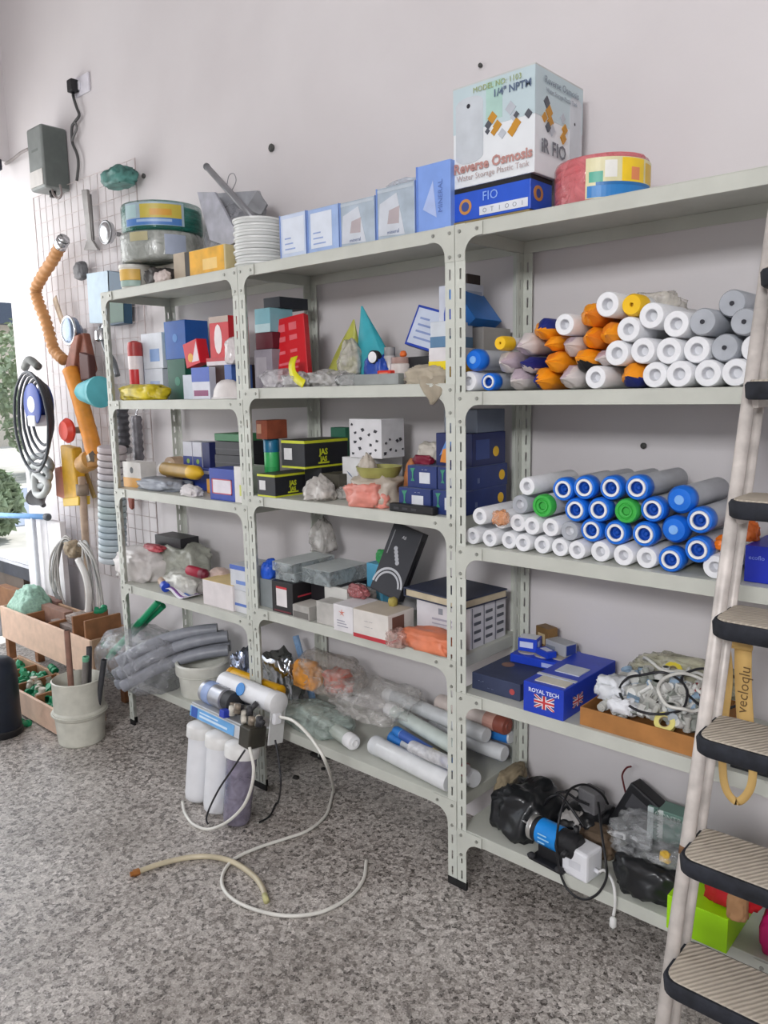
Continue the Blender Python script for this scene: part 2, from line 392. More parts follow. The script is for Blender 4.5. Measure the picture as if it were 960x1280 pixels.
# ------------------------------------------------------------------ filters
FOAM = mat('e6e7ea', .75, var=.03, scale=60, bump=.15); CORE = mat('dcdde1', .5); GREYB = mat('a9adb4', .45); BODY = mat('c4c8cf', .35)
FB = mat('1c6fd8', .3); FBD = mat('1a53b4', .35); FG = mat('3fae49', .4); ORG = mat('f39a1f', .35, var=.1); NVB = mat('26307c', .35); YEL = mat('f0c024', .4)
RX = Matrix.Rotation(R(-90), 4, 'X')            # local z -> +y
def fmesh(kind, r, L):
    """list of (part name, mesh builder, material) for one cartridge lying along +y from its front end"""
    out = []
    def lt(name, prof, m, c0=False, c1=True): 
        b = B(); b.lathe(prof, 24, RX, c0, c1); out.append((name, b, m))
    if kind in ('white', 'grey'):
        m = FOAM if kind == 'white' else GREYB
        lt('foam_body', [(r*.45,.002),(r*.5,0),(r*.93,0),(r,.004),(r,L-.004),(r*.94,L)], m)
        lt('core', [(r*.45,.0018),(r*.44,.012),(r*.36,.022)], CORE, False, True)
    elif kind == 'greysolid':
        lt('body', [(r*.1,.001),(r*.9,0),(r,.006),(r,L-.004),(r*.94,L)], GREYB, True); lt('nub', [(r*.16,-.003),(r*.16,.002)], INK, True)
    elif kind == 'blue':
        lt('body', [(r*.93,.032),(r*.93,L-.004),(r*.85,L)], BODY, True)
        lt('end_cap', [(r*.74,.0015),(r*.78,0),(r*.92,.001),(r,.007),(r,.034),(r*.93,.038)], FB, False)
        lt('gasket', [(r*.5,.003),(r*.53,-.001),(r*.7,-.001),(r*.74,.003)], WHT, False, False)
        lt('core', [(r*.5,.004),(r*.45,.016),(r*.26,.016),(r*.2,.008),(r*.12,.012)], FBD, False)
    elif kind == 'bluesolid':
        lt('body', [(r*.93,.032),(r*.93,L-.004),(r*.85,L)], BODY, True)
        lt('end_cap', [(r*.4,-.001),(r*.8,.001),(r,.012),(r,.036),(r*.93,.04)], FB, True); lt('nub', [(r*.33,-.003),(r*.37,.001)], mat('7fb2ee', .4), True)
    elif kind == 'green':
        lt('body', [(r*.93,.022),(r*.93,L-.004),(r*.85,L)], FOAM, True)
        lt('end_cap', [(r*.32,.006),(r*.36,.001),(r*.5,0),(r*.55,.004),(r*.62,.004),(r*.68,0),(r*.9,0),(r,.006),(r,.024)], FG, True, False)
        lt('core', [(r*.3,.004),(r*.27,.02)], mat('2c7a35', .5), False)
    elif kind == 'yellow':
        lt('body', [(r*.93,.03),(r*.93,L-.004),(r*.85,L)], FOAM, True)
        lt('end_cap', [(r*.15,.004),(r*.2,0),(r*.85,0),(r,.01),(r,.05)], YEL, False, False); lt('core', [(r*.16,.003),(r*.12,.01)], mat('b88a14', .5), False)
    return out
FCACHE = {}
def filter_(kind, label, p, r, L, group, roll=0, yaw=0):
    key = (kind, round(r, 4), round(L, 3)); nm = {'blue': 'filter_housing', 'bluesolid': 'filter_housing'}.get(kind, 'filter_cartridge')
    if key in FCACHE: o = copy_tree(FCACHE[key]); tag(o, label, 'water filter', group)
    else:
        o = empty(nm, label, 'water filter', p, 0, group); FCACHE[key] = o
        for n, b, m in fmesh(kind, r, L): smooth_angle(b.build(n, m, o), 35)
    o.location = p; o.rotation_euler = (0, roll, yaw); return o
def wrapped(label, p, r, L, m1, m2, seed, group, squash=(1,1)):
    """cartridge in printed film whose gathered end faces the room"""
    o = empty('wrapped_filter', label, 'water filter', p, 0, group)
    n = 28; rs = []; g = random.Random(seed); ph = [g.uniform(0, 6.3) for _ in range(4)]; ax, az = g.uniform(-.35,.35), g.uniform(-.4,.3)
    for k, (f, y) in enumerate(((.12,-.035),(.3,-.026),(.62,-.012),(.9,.002),(1,.02),(1,.06))):
        ring = []
        for i in range(n):
            a = 2*math.pi*i/n; w = 1+(.24*math.sin(3*a+ph[0])+.16*math.sin(7*a+ph[1])+.1*math.sin(11*a+ph[2]))*max(0, 1-k/4.5)
            ring.append(Vector((r*f*w*math.cos(a)+ax*r*max(0,1-k/3)*.8, y, r*f*w*math.sin(a)*(1 if k > 2 else .7)+az*r*max(0,1-k/3))))
        rs.append(ring)
    b = B(); b.rings(rs, True, False); e = b.build('film_end', [m1, m2], o)
    for q, f in enumerate(e.data.polygons):
        c = f.center; f.material_index = 1 if math.sin(math.atan2(c.z, c.x)*1+ph[3]) > .45 else 0
    smooth_angle(e, 50)
    b = B(); b.lathe([(r,.058),(r*1.0,L-.01),(r*.7,L)], n, RX, False, True); e = b.build('film_sleeve', [m1, m2], o)
    for f in e.data.polygons: f.material_index = 1 if math.sin(math.atan2(f.center.z, f.center.x)+ph[3]) > .45 else 0
    smooth_angle(e, 50); return o
ORD = ['', 'first', 'second', 'third', 'fourth', 'fifth', 'sixth', 'seventh', 'eighth', 'ninth', 'tenth', 'eleventh', 'twelfth']
def relax(items, zmin, n=400):
    """push overlapping rolls apart so each rests on its neighbours"""
    for _ in range(n):
        for i in range(len(items)):
            for j in range(i):
                a, b = items[i], items[j]; dx, dz = a[0]-b[0], a[1]-b[1]; d = math.hypot(dx, dz) or 1e-6; t = a[2]+b[2]+.0008
                if d < t:
                    k = (t-d)/2/d; a[0] += dx*k; a[1] += dz*k; b[0] -= dx*k; b[1] -= dz*k
        for a in items: a[1] = max(a[1], zmin+a[2]+.0006)
# --- lower rack: rows bottom, second, third, top
ROWS_LOW = {
 'bottom': [('white',591,669),('white',613,671),('white',635,674),('white',655,676),('white',677,680),('white',700,684),('white',722.5,687),('white',750,691),('white',780,695),('white',808,698),('blue',839,700)],
 'second': [('white',601,645),('white',626,650),('white',645,654),('white',666,657),('white',689,659),('grey',711,664),('blue',737,663),('blue',769,668),('blue',805,668),('bluesolid',840,663),('blue',873,687)],
 'third': [('grey',648,631),('green',678,632.5),('blue',720,637),('blue',750,636),('green',783,639),('blue',813,637),('blue',874.6,650)],
 'top': [('white',658,608),('blue',702.5,612),('blue',730,610),('blue',762,612),('blue',797.5,610),('bluesolid',851,625)]}
FR = {'white': .0252, 'grey': .0262, 'blue': .0315, 'bluesolid': .0335, 'green': .0315}
its = []
for row, lst in ROWS_LOW.items():
    for k, (kind, px, py) in enumerate(lst):
        y0 = .028 if row == 'bottom' else .02
        p = PY(px, py, y0); r = FR[kind]
        if row == 'bottom' and px > 730 and kind == 'white': r = .0275
        if row == 'bottom': p.z = Z3+r
        its.append([p.x, p.z, r, kind, row, k, y0+rnd.uniform(-.008,.01), px])
relax(its, Z3)
DESC = {'white': 'white foam filter', 'grey': 'grey filter', 'blue': 'blue capped filter', 'bluesolid': 'plain blue domed filter', 'green': 'green capped filter'}
cnt = {}
for x, z, r, kind, row, k, y0, px in its:
    L = .25 if kind in ('white','grey','green') else .262
    cnt[(row,kind)] = cnt.get((row,kind),0)+1; n = cnt[(row,kind)]; tot = sum(1 for t in ROWS_LOW[row] if t[0] == kind)
    rw = {'bottom':'bottom row','second':'second row up','third':'third row up','top':'top row'}[row]
    lab = f"{DESC[kind]}, {ORD[n]} such from left, {rw} of lower rack" if tot > 1 else f"only {DESC[kind]} in the {rw} of the lower rack"
    filter_(kind, lab, (x, y0, z), r, L, 'filters stacked on the third shelf', rnd.uniform(0,6), 0)
p = PY(893, 714, .02)
filter_('white', 'white foam filter lying apart on the shelf edge beside the ladder rail', (p.x, .02, Z3+.0285), .028, .25, 'filters stacked on the third shelf')
p = PY(899, 694, .05)
b = B(); b.lathe([(.0,-.01),(.011,-.006),(.014,.004),(.009,.012),(.02,.022),(.021,.034),(.006,.036)], 14, RX); b.cyl((-.028,.028,0),(.028,.028,0),.005)
tag(smooth_angle(b.build('orange_valve', mat('f07a1a',.4), loc=(p.x,.05,Z3+.057+.0205)),40), 'small orange plastic valve lying on the last white filter by the ladder', 'valve')
p = PY(624.6, 650, -.0)
bag('film_scrap', 'crumple of clear film with an orange print over the white filters', 'plastic film', (p.x, .004, p.z-.02), (.055,.03,.05), film('e9a26a', .5), 3, .4, flat=False)
# --- upper rack
ROWS_UP = {
 'bottom': [('white',588,478,.028),('blue',610,476,.025),('W',645,478,.03),('NO',676,474,.03),('W',708,475,.031),('white',746,474,.029),('ON',781,471,.031),('white',816,472,.031),('white',851,471,.031),('white',883,470,.031),('white',913,470,.031),('white',943,469,.031)],
 'second': [('bluesolid',594,450,.031),('W',631,454,.03),('N',657,466,.022),('O',694,460,.028),('OB',726,454,.028),('W',749,452,.02),('white',781,454,.031),('white',810,445,.031),('white',839,444.4,.031),('white',869.5,444,.031),('greysolid',901,443.5,.031),('white',931,442.4,.031)],
 'third': [('yellow',627,433,.02),('W',654,430,.031),('O',692,442,.02),('W',706,430,.026),('O',742,426,.027),('O',765,434,.027),('white',791,424,.03),('greysolid',873,413,.031),('greysolid',921.5,417,.03)],
 'top': [('ON',675.6,412,.029),('white',706,409,.028),('O',737,406,.029),('white',769,384,.031),('yellow',788,396,.027),('white',813.8,406,.031),('white',840,413,.031),('greysolid',904,400,.031)]}
its = []
for row, lst in ROWS_UP.items():
    for k, (kind, px, py, r) in enumerate(lst):
        p = PY(px, py, .025)
        if row == 'bottom': p.z = Z2+r
        its.append([p.x, p.z, r, kind, row, k, .02+rnd.uniform(-.006,.012)+(.03 if (row == 'top' and px > 890) else 0), px])
relax(its, Z2)
PLF = mat('cfc8c6', .3, var=.12); PUR = mat('b9aab4', .35, var=.12)
UD = {'white': 'white foam filter', 'blue': 'blue ringed filter end', 'bluesolid': 'round blue domed filter', 'greysolid': 'closed grey filter', 'yellow': 'yellow capped filter',
      'W': 'clear crumple wrapped filter', 'NO': 'filter in navy and orange wrap', 'ON': 'orange and navy wrapped filter', 'O': 'bright orange wrapped filter', 'OB': 'orange wrapped filter with dark end', 'N': 'filter in navy wrap'}
WR = {'W': (PLF, PUR), 'NO': (ORG, NVB), 'ON': (ORG, NVB), 'O': (ORG, mat('e8882a',.4)), 'OB': (ORG, BLK), 'N': (NVB, PLF)}
cnt = {}
for i, (x, z, r, kind, row, k, y0, px) in enumerate(its):
    cnt[(row,kind)] = cnt.get((row,kind),0)+1; n = cnt[(row,kind)]; tot = sum(1 for t in ROWS_UP[row] if t[0] == kind)
    rw = {'bottom':'bottom row','second':'second row up','third':'third row up','top':'top row'}[row]
    lab = f"{UD[kind]}, {ORD[n]} such from left, {rw} of upper rack" if tot > 1 else f"only {UD[kind]} in the {rw} of the upper rack"
    if kind in WR: wrapped(lab, (x, y0+.02, z), r, .24, *WR[kind], i+5, 'filters stacked on the second shelf')
    else: filter_(kind, lab, (x, y0, z), r, .252, 'filters stacked on the second shelf', rnd.uniform(0,6))
bag('plastic_bag', 'clear crumpled bag lying on top of the upper rack of filters', 'plastic bag', (PY(818,384,.17).x+.0, .17, PY(818,392,.14).z), (.16,.14,.06), film('d8d2c6', .45), 11, .35)
# ------------------------------------------------------------------ top of the right unit
d_ = PX(727, 160, .217).y-.05
base = carton('cardboard_strip', 'flat brown cardboard piece under the blue box on top', 'cardboard', -.05, .21, .045, .2, 2.0, .016, mat('8a7a55', .8))
ro2 = cx('printed_box', 'flat blue box with round emblems under the big printed carton', 'box', (566.5,275), (663,260), 240, 2.0175, mat('2c58c8', .4), y0=.05, far=(690,245), h=.088)
dec(ro2,'F',0,.86,1,1,BLK,'shadow_band'); dec(ro2,'R',0,.86,1,1,BLK,'shadow_band')  # black bands paint the shadow in the gap below the big carton
disc(ro2,'F',.17,.42,.021,mat('c48a4a',.5),'round_emblem'); disc(ro2,'F',.17,.42,.013,mat('3d4f8f',.5),'round_emblem',.0012)
disc(ro2,'R',.35,.5,.02,mat('c48a4a',.5),'round_emblem',sx=1.2); disc(ro2,'R',.35,.5,.012,mat('3d4f8f',.5),'round_emblem',.0012)
text(ro2,'F',.5,.62,.034,'FIO',mat('8fb0f0',.5)); dec(ro2,'F',.36,.08,.97,.34,mat('d9dde4',.5),'white_strip')
for k, g in enumerate(('O','T','1','O','O','1')): text(ro2,'F',.43+k*.095,.2,.017,g,GREYINK)
big = cx('purifier_carton', 'large white printed carton with pictures of a tank standing on the blue box', 'carton', (567,225), (668,207), 108, 2.107, mat('dfe3e6', .45, var=.02), y0=.05, far=(727,200), h=.262)
dec(big,'F',0,.55,.999,.999,mat('bccdd2',.45,var=.02),'printed_sky',.0004); dec(big,'R',0,.55,.999,.999,mat('bccdd2',.45,var=.02),'printed_sky',.0004)
dec(big,'F',.42,.6,.62,.97,mat('a9c9c0',.45),'printed_patch',.0006)
def tank(face, u, hw, m):
    P_, U_, V_, N_ = face_fr(big, face); pts = []
    for k in range(16):
        a = k/15*math.pi; pts.append((u-hw*math.cos(a)*1, .82+.07*math.sin(a)))
    for k in range(16):
        a = k/15*math.pi; pts.append((u+hw*math.cos(a)*1, .3-.07*math.sin(a)))
    dec(big, face, 0,0,0,0, m, 'printed_tank', .0009, pts)
tank('F', .21, .175, mat('c3c9cf',.5)); disc(big,'F',.2,.8,.006,INK,'printed_valve',.0014); tank('R', .84, .13, mat('c9ced3',.5)); disc(big,'R',.82,.62,.004,INK,'printed_valve',.0014)
def diamond(face, u, v, su, sv, m): dec(big, face, 0,0,0,0, m, 'printed_diamond', .0011, [(u-su,v),(u,v-sv),(u+su,v),(u,v+sv)])
OC = mat('c08a2e',.5); DK = mat('53565e',.5); LG = mat('b7bcc4',.5)
for (u,v,s,m) in ((.5,.62,.06,OC),(.56,.53,.055,OC),(.45,.56,.045,DK),(.52,.48,.04,OC),(.62,.44,.05,LG),(.44,.5,.03,DK),(.72,.66,.065,LG),(.77,.57,.055,LG),(.79,.5,.055,OC),(.74,.44,.055,OC),(.79,.58,.035,DK),(.93,.56,.045,DK)): diamond('F',u,v,s,s*1.05,m)
for (u,v,s,m) in ((.27,.62,.07,OC),(.22,.7,.06,DK),(.18,.55,.05,OC),(.3,.53,.06,OC),(.33,.46,.06,LG),(.55,.62,.05,LG),(.6,.52,.055,OC),(.57,.43,.06,OC),(.25,.47,.05,DK)): diamond('R',u,v,s,s,m)
text(big,'F',.56,.93,.02,'MODEL NO: 1103',mat('9aa76a',.5)); text(big,'F',.74,.84,.026,'1/4" NPTM',mat('5d6d86',.5),bold=.0006)
RD = mat('b88a84',.5)
text(big,'F',.5,.19,.036,'Reverse Osmosis',RD,bold=.0012); text(big,'F',.5,.09,.021,'Water Storage Plastic Tank',mat('b9a7a6',.5))
text(big,'R',.52,.9,.026,'Reverse Osmosis',mat('7e8b97',.5)); text(big,'R',.52,.81,.015,'Water Storage Plastic Tank',mat('8e99a3',.5))
text(big,'R',.36,.27,.05,'iR FIO',mat('6a6d76',.5),bold=.0008)
dec(big,'T',.0,.0,1,.5,mat('c3c6c4',.6),'top_flap'); dec(big,'T',0,.505,1,1,mat('bfc3c1',.6),'top_flap')
# red hose coil in clear film with a bright label
pc = PY(751, 225, .16); coil = empty('hose_coil', 'red hose coil in clear film with a bright yellow and blue label', 'hose coil', (pc.x, .165, 2.0))
RH = mat('cf5f66', .35, var=.08); b = B(); pts = []; Rr = .108
for k in range(6*36+1):
    a = 2*math.pi*k/36; pts.append((Rr*math.cos(a), Rr*math.sin(a), .0115+.0185*k/36*.92))
b.tube(pts, .0105, 8); b.build('hose', RH, coil, True)
b = B(); pts = [(.087*math.cos(2*math.pi*k/36), .087*math.sin(2*math.pi*k/36), .0115+.0185*k/36*.92) for k in range(6*36+1)]; b.tube(pts, .0105, 6); b.build('hose', RH, coil, True)
b = B(); prof = [(.0745,.004),(.1185,.002),(.121,.012),(.121,.108),(.117,.118),(.0765,.119)]; b.lathe(prof, 40, None, False, False); b.build('film_wrap', film('e0868a', .5), coil, True)
def band(root, r, z0, z1, a0, a1, m, name, n=18, t=.0006):
    b = B(); rs = []
    for i in range(n+1):
        a = a0+(a1-a0)*i/n; c, s = math.cos(a), math.sin(a)
        rs.append([Vector((r*c,r*s,z0)), Vector(((r+t)*c,(r+t)*s,z0)), Vector(((r+t)*c,(r+t)*s,z1)), Vector((r*c,r*s,z1))])
    b.rings(rs); return b.build(name, m, root)
def arcs(root, r, specs, name='label_print'):
    for (z0,z1,a0,a1,m,t) in specs: band(root, r, z0, z1, R(a0), R(a1), m, name, t=t)
lab = band(coil, .1214, .012, .108, R(-82), R(20), mat('d8d2a8',.4), 'paper_label')
arcs(coil, .1219, [(.014,.042,-80,18,mat('2a7cc0',.4),.0005),(.042,.05,-70,10,mat('1f6aa8',.4),.0007),(.05,.106,-40,-8,mat('ecc72c',.4),.0006),(.052,.1,-4,16,mat('d8b23a',.4),.0006),(.05,.075,-78,-62,mat('49a58e',.4),.0006),(.06,.1,-60,-46,mat('e6e6e0',.4),.0006),(.055,.085,-28,-16,mat('e08a5a',.4),.0009)])
# ------------------------------------------------------------------ fourth shelf of the right unit
nb = cx('navy_box', 'flat dark navy box lying left of the bright blue box', 'box', (590,861), (650,881), 842, Z4, mat('39415c',.5,var=.1), y0=.045, h=.052, d=.29)
disc(nb,'T',.3,.42,.02,mat('8a6a5a',.6),'round_seal'); disc(nb,'F',.84,.45,.009,mat('b04a4a',.5),'red_dot'); text(nb,'F',.2,.62,.013,'- . -',mat('aab2c8',.5)); text(nb,'F',.4,.3,.012,'--  --',mat('7d87a6',.5))
uj = cx('flag_box', 'bright blue carton with a red and white flag printed on its front', 'carton', (654,889), (704,905), 851, Z4, mat('2340b8',.4), y0=.0, far=(768,885), h=.088)
P_, U_, V_, N_ = face_fr(uj,'F')
def flag(face, u0, v0, u1, v1):
    W_ = mat('e6e2e6',.5); RR = mat('c23a3f',.5); dec(uj,face,u0,v0,u1,v1,mat('35488f',.5),'flag_field',.0006)
    L_ = lambda u: u0+(u1-u0)*u; K_ = lambda v: v0+(v1-v0)*v
    def poly(p, m, t): dec(uj,face,0,0,0,0,m,'flag_stripe',t,[(L_(a),K_(c)) for a,c in p])
    poly([(0,.0),(.12,0),(1,.88),(1,1),(.88,1),(0,.12)],W_,.0008); poly([(0,.88),(.88,0),(1,0),(1,.12),(.12,1),(0,1)],W_,.0009)
    poly([(0,0),(.06,0),(1,.94),(1,1),(.94,1),(0,.06)],RR,.001); poly([(0,.94),(.94,0),(1,0),(1,.06),(.06,1),(0,1)],RR,.0011)
    poly([(.4,0),(.6,0),(.6,1),(.4,1)],W_,.0013); poly([(0,.35),(1,.35),(1,.65),(0,.65)],W_,.0014); poly([(.44,0),(.56,0),(.56,1),(.44,1)],RR,.0016); poly([(0,.42),(1,.42),(1,.58),(0,.58)],RR,.0017)
flag('F',.28,.22,.78,.66); text(uj,'F',.52,.77,.016,'ROYAL TECH',mat('d5dcf5',.5),bold=.0004)
flag('R',.16,.25,.34,.62); dec(uj,'T',.2,.06,.95,.2,mat('d2cdbf',.6),'tape_patch'); dec(uj,'T',.25,.38,.85,.6,mat('c9cfd6',.5),'tape_patch'); dec(uj,'T',.02,.22,.98,.26,mat('c2c6cc',.5),'flap_seam')
tr = carton('display_tray', 'shallow bright blue tray of round discs at the back beside the post', 'tray', .06,.235,.2,.14,Z4+.0528,.026,mat('2143c0',.4),rz=R(4))
for k,(u,v) in enumerate(((.22,.3),(.55,.28),(.85,.35),(.35,.72))):
    disc(tr,'T',u,v,.03,mat('b5ada0',.7),'paper_disc',.003,n=22,sx=1,sy=.8)
dec(tr,'F',.62,.2,.95,.7,mat('aab8e8',.5),'label_strip')
def small(name, label, x, y, z, w, d, h, m, rz, mk=None):
    o = carton(name, label, 'box', x-w/2, x+w/2, y-d/2, d, z, h, m, None, rz)
    if mk: mk(o)
    return o
zt = Z4+.0528+.0302
small('small_carton','small blue box standing on the blue tray at its left',.1,.255,zt,.062,.05,.042,mat('2346c4',.4),R(12),lambda o:(dec(o,'F',.1,.3,.8,.75,mat('cdd6f2',.5),'white_print'),dec(o,'R',.2,.2,.6,.8,mat('b8c4ec',.5),'white_print'),dec(o,'T',.05,.05,.95,.95,mat('e0e2e8',.5),'top_label')))
small('small_carton','small brown gold box leaning at the back of the blue tray',.125,.315,zt,.06,.04,.066,mat('7d5f38',.5,var=.2),R(-20),lambda o:dec(o,'F',.2,.2,.75,.7,mat('c9b48a',.5),'gold_label'))
small('small_carton','small grey and blue box at the right end of the blue tray',.19,.29,zt,.085,.05,.038,mat('a9abb0',.5),R(-15),lambda o:(dec(o,'R',.1,.1,.9,.9,mat('2a3f8c',.5),'blue_end'),dec(o,'F',.05,.3,.5,.6,mat('7f8794',.5),'grey_print')))
small('small_carton','tiny blue box lying in the middle of the blue tray',.17,.235,zt,.06,.035,.02,mat('2346c4',.4),R(-25),lambda o:dec(o,'T',.2,.2,.8,.8,mat('d4d9ea',.5),'white_print'))
# brown tray of fittings
A_ = PZ(725,898,Z4); C_ = PZ(868,943,Z4); ty0 = .015; tx0 = PY(725,896,ty0).x; tx1 = PY(869,943,ty0).x; tdp = .3; th = .05
tray = empty('carton_tray', 'open brown cardboard tray heaped with white plastic fittings and loops of cable', 'tray', ((tx0+tx1)/2, ty0+tdp/2, Z4+.0005)); tw = tx1-tx0
CB = mat('a9743f',.75,var=.12); t=.004
B().box((-tw/2,-tdp/2,0),(tw/2,tdp/2,t)).build('base_panel', CB, tray)
for q in (((-tw/2,-tdp/2,t),(tw/2,-tdp/2+t,th)),((-tw/2,tdp/2-t,t),(tw/2,tdp/2,th)),((-tw/2,-tdp/2+t,t),(-tw/2+t,tdp/2-t,th)),((tw/2-t,-tdp/2+t,t),(tw/2,tdp/2-t,th))): B().box(*q).build('side_panel', CB, tray)
tcx, tcy = (tx0+tx1)/2, ty0+tdp/2
WP = [mat('dcdcd8',.4,var=.08), mat('c4c4be',.45,var=.1), mat('aeb6bd',.45), mat('8aa2b8',.45), mat('8f938c',.5)]
def fitting(kind, m):
    b = B()
    if kind == 0:   # tee
        b.cyl((-.022,0,0),(.022,0,0),.008,n=10); b.cyl((0,0,0),(0,.02,0),.008,n=10)
        for x in (-.022,.014): b.cyl((x,0,0),(x+.008,0,0),.011,n=10)
        b.cyl((0,.013,0),(0,.022,0),.011,n=10)
    elif kind == 1: # elbow
        b.tube(spline([(-.02,0,0),(-.006,0,0),(.004,.006,0),(.006,.022,0)],5),.0085,10); b.cyl((-.022,0,0),(-.012,0,0),.0115,n=10); b.cyl((.006,.014,0),(.006,.024,0),.0115,n=10)
    elif kind == 2: # straight with hex nut
        b.cyl((-.022,0,0),(.022,0,0),.007,n=10); b.cyl((-.006,0,0),(.006,0,0),.013,n=6); b.cyl((.012,0,0),(.02,0,0),.0105,n=10)
    else:           # bracket clip
        b.box((-.018,-.012,-.004),(.018,.012,.002)); b.box((-.018,-.012,.002),(-.013,.012,.016)); b.box((.013,-.012,.002),(.018,.012,.016)); b.cyl((-.013,0,.01),(.013,0,.01),.004,n=8)
    return b
fp = {}
FL = {0:'small white tee fitting in the heap filling the brown tray',1:'small white elbow fitting in the heap filling the brown tray',2:'small straight nut fitting in the heap filling the brown tray',3:'small pale bracket clip in the heap filling the brown tray'}
for i in range(110):
    k = i % 4; mi = rnd.choice([0,0,0,1,1,2,3,4]) if k != 2 else rnd.choice([0,1,4])
    u, v = rnd.uniform(-.44,.44), rnd.uniform(-.42,.42); hh = th*.62+.075*max(0,1-(abs(u)*1.7)**2)*max(0,1-(abs(v-.1)*1.7)**2)
    z = Z4+.02+rnd.uniform(.55,1.0)*hh
    key = (k, mi)
    if key in fp: o = fp[key].copy(); COL.objects.link(o)
    else: o = fitting(k, WP[mi]).build('pipe_fitting', WP[mi], smooth=False); smooth_angle(o,40); fp[key] = o
    o.location = (tcx+u*(tw-.05), tcy+v*(tdp-.05), z); o.rotation_euler = (rnd.uniform(0,6),rnd.uniform(0,6),rnd.uniform(0,6)); s = rnd.uniform(.85,1.5); o.scale = (s,s,s)
    tag(o, FL[k]+('' if mi in (0,1) else {2:', pale grey one',3:', bluish one',4:', dusty grey one'}[mi]), 'pipe fitting', 'plastic fittings in the brown tray')
def cable(name, label, pts, r, m, cat='cable', group=None, n=8, closed=False):
    b = B(); b.tube(spline(pts, n, closed), r, 8, closed); o = b.build(name, m, smooth=True); return tag(o, label, cat, group)
def loop_pts(c, rx, ry, tilt, rz, n=12, jit=.1, wob=.1, seed=0):
    g = random.Random(seed); M_ = Matrix.Rotation(rz,3,'Z') @ Matrix.Rotation(tilt,3,'X')
    return [Vector(c)+M_ @ Vector((rx*(1+g.uniform(-jit,jit))*math.cos(2*math.pi*i/n), ry*(1+g.uniform(-jit,jit))*math.sin(2*math.pi*i/n), g.uniform(-wob,wob)*rx)) for i in range(n)]
zc = Z4+.115
WC, BC = mat('d9d8d2',.4), mat('26262a',.4)
cable('cable_loop','large loop of black cable lying over the fittings in the brown tray', loop_pts((tcx+.015,.1,zc-.01),.085,.075,R(25),.2,seed=1,wob=.05), .0035, BC, closed=True)
cable('cable_loop','second black cable loop toward the right end of the brown tray', loop_pts((tcx+.13,.2,zc-.0),.075,.07,R(30),.6,seed=2,wob=.1), .0035, BC, closed=True)
for i,(dx,dy,rx,t_,lb) in enumerate(((.05,.2,.06,20,'white cable loop at the back of the brown tray'),(.09,.12,.075,35,'wide white cable loop in the middle of the brown tray'),(.15,.1,.05,60,'small white cable loop near the right end of the brown tray'),(-.02,.26,.07,15,'white cable loop highest at the back of the fittings heap'))):
    cable('cable_loop', lb, loop_pts((tcx+dx,dy,zc+.005*i),rx,rx*.75,R(t_),i*.9,seed=5+i,wob=.15), .0045, WC, 'cable', None, closed=True)
for (px,py,y,lb,h) in ((832,905,.06,'pale yellow tape roll lying at the front of the fittings heap','e2d77f'),(842,841,.27,'bright yellow tape roll at the back of the fittings heap','d8c53a')):
    p = PY(px,py,y); tp = empty('tape_roll', lb, 'tape roll', p); tp.rotation_euler = (R(50),R(10),0)
    b = B(); b.lathe([(.014,0),(.026,0),(.026,.018),(.014,.018)],24,None,False,False); b.lathe([(.014,.018),(.014,0)],24,None,False,False); smooth_angle(b.build('tape', mat(h,.45), tp),40)
    b = B(); b.lathe([(.0125,-.001),(.0142,-.001),(.0142,.019),(.0125,.019),(.0125,-.001)],24,None,False,False); smooth_angle(b.build('core_ring', mat('b3a07a',.7), tp),40)
bag('plastic_sheet','crumpled translucent plastic sheet behind the fittings heap against the wall','plastic sheet',(tcx+.02,.3,Z4+.055),(.36,.09,.1),film('c9c6ac',.55),21,.35)
p = PY(873,884,.2); bag('red_cloth','small red rag at the right end of the fittings heap','rag',(p.x,.2,Z4+.075),(.06,.05,.04),mat('a12b35',.8),4,.4)
bag('tissue_wad','crumpled white tissue at the left end of the brown tray','tissue',(tx0+.05,.1,Z4+.06),(.1,.1,.065),mat('dfe2e6',.8),9,.45)
bag('tissue_wad','smaller white tissue wad at the front left of the brown tray','tissue',(tx0+.1,.055,Z4+.052),(.09,.06,.04),mat('e2e4e8',.8),13,.45)
# blue box seen between the ladder steps
bb = carton('blue_carton','royal blue carton on the third shelf seen between the ladder steps','carton',PY(929,735,.04).x,PY(990,745,.04).x,.04,.2,Z3,.085,mat('1c2fb0',.4)); dec(bb,'F',.62,.3,.95,.8,mat('d3d9ef',.5),'white_print'); text(bb,'F',.25,.68,.014,'ecoflo',mat('7f93e0',.5))
p=PY(936,672,.1); bag('orange_bag','small orange bag on the third shelf behind the ladder step','plastic bag',(p.x,.1,Z3+.086),(.05,.05,.05),mat('e0702a',.4),5,.3)
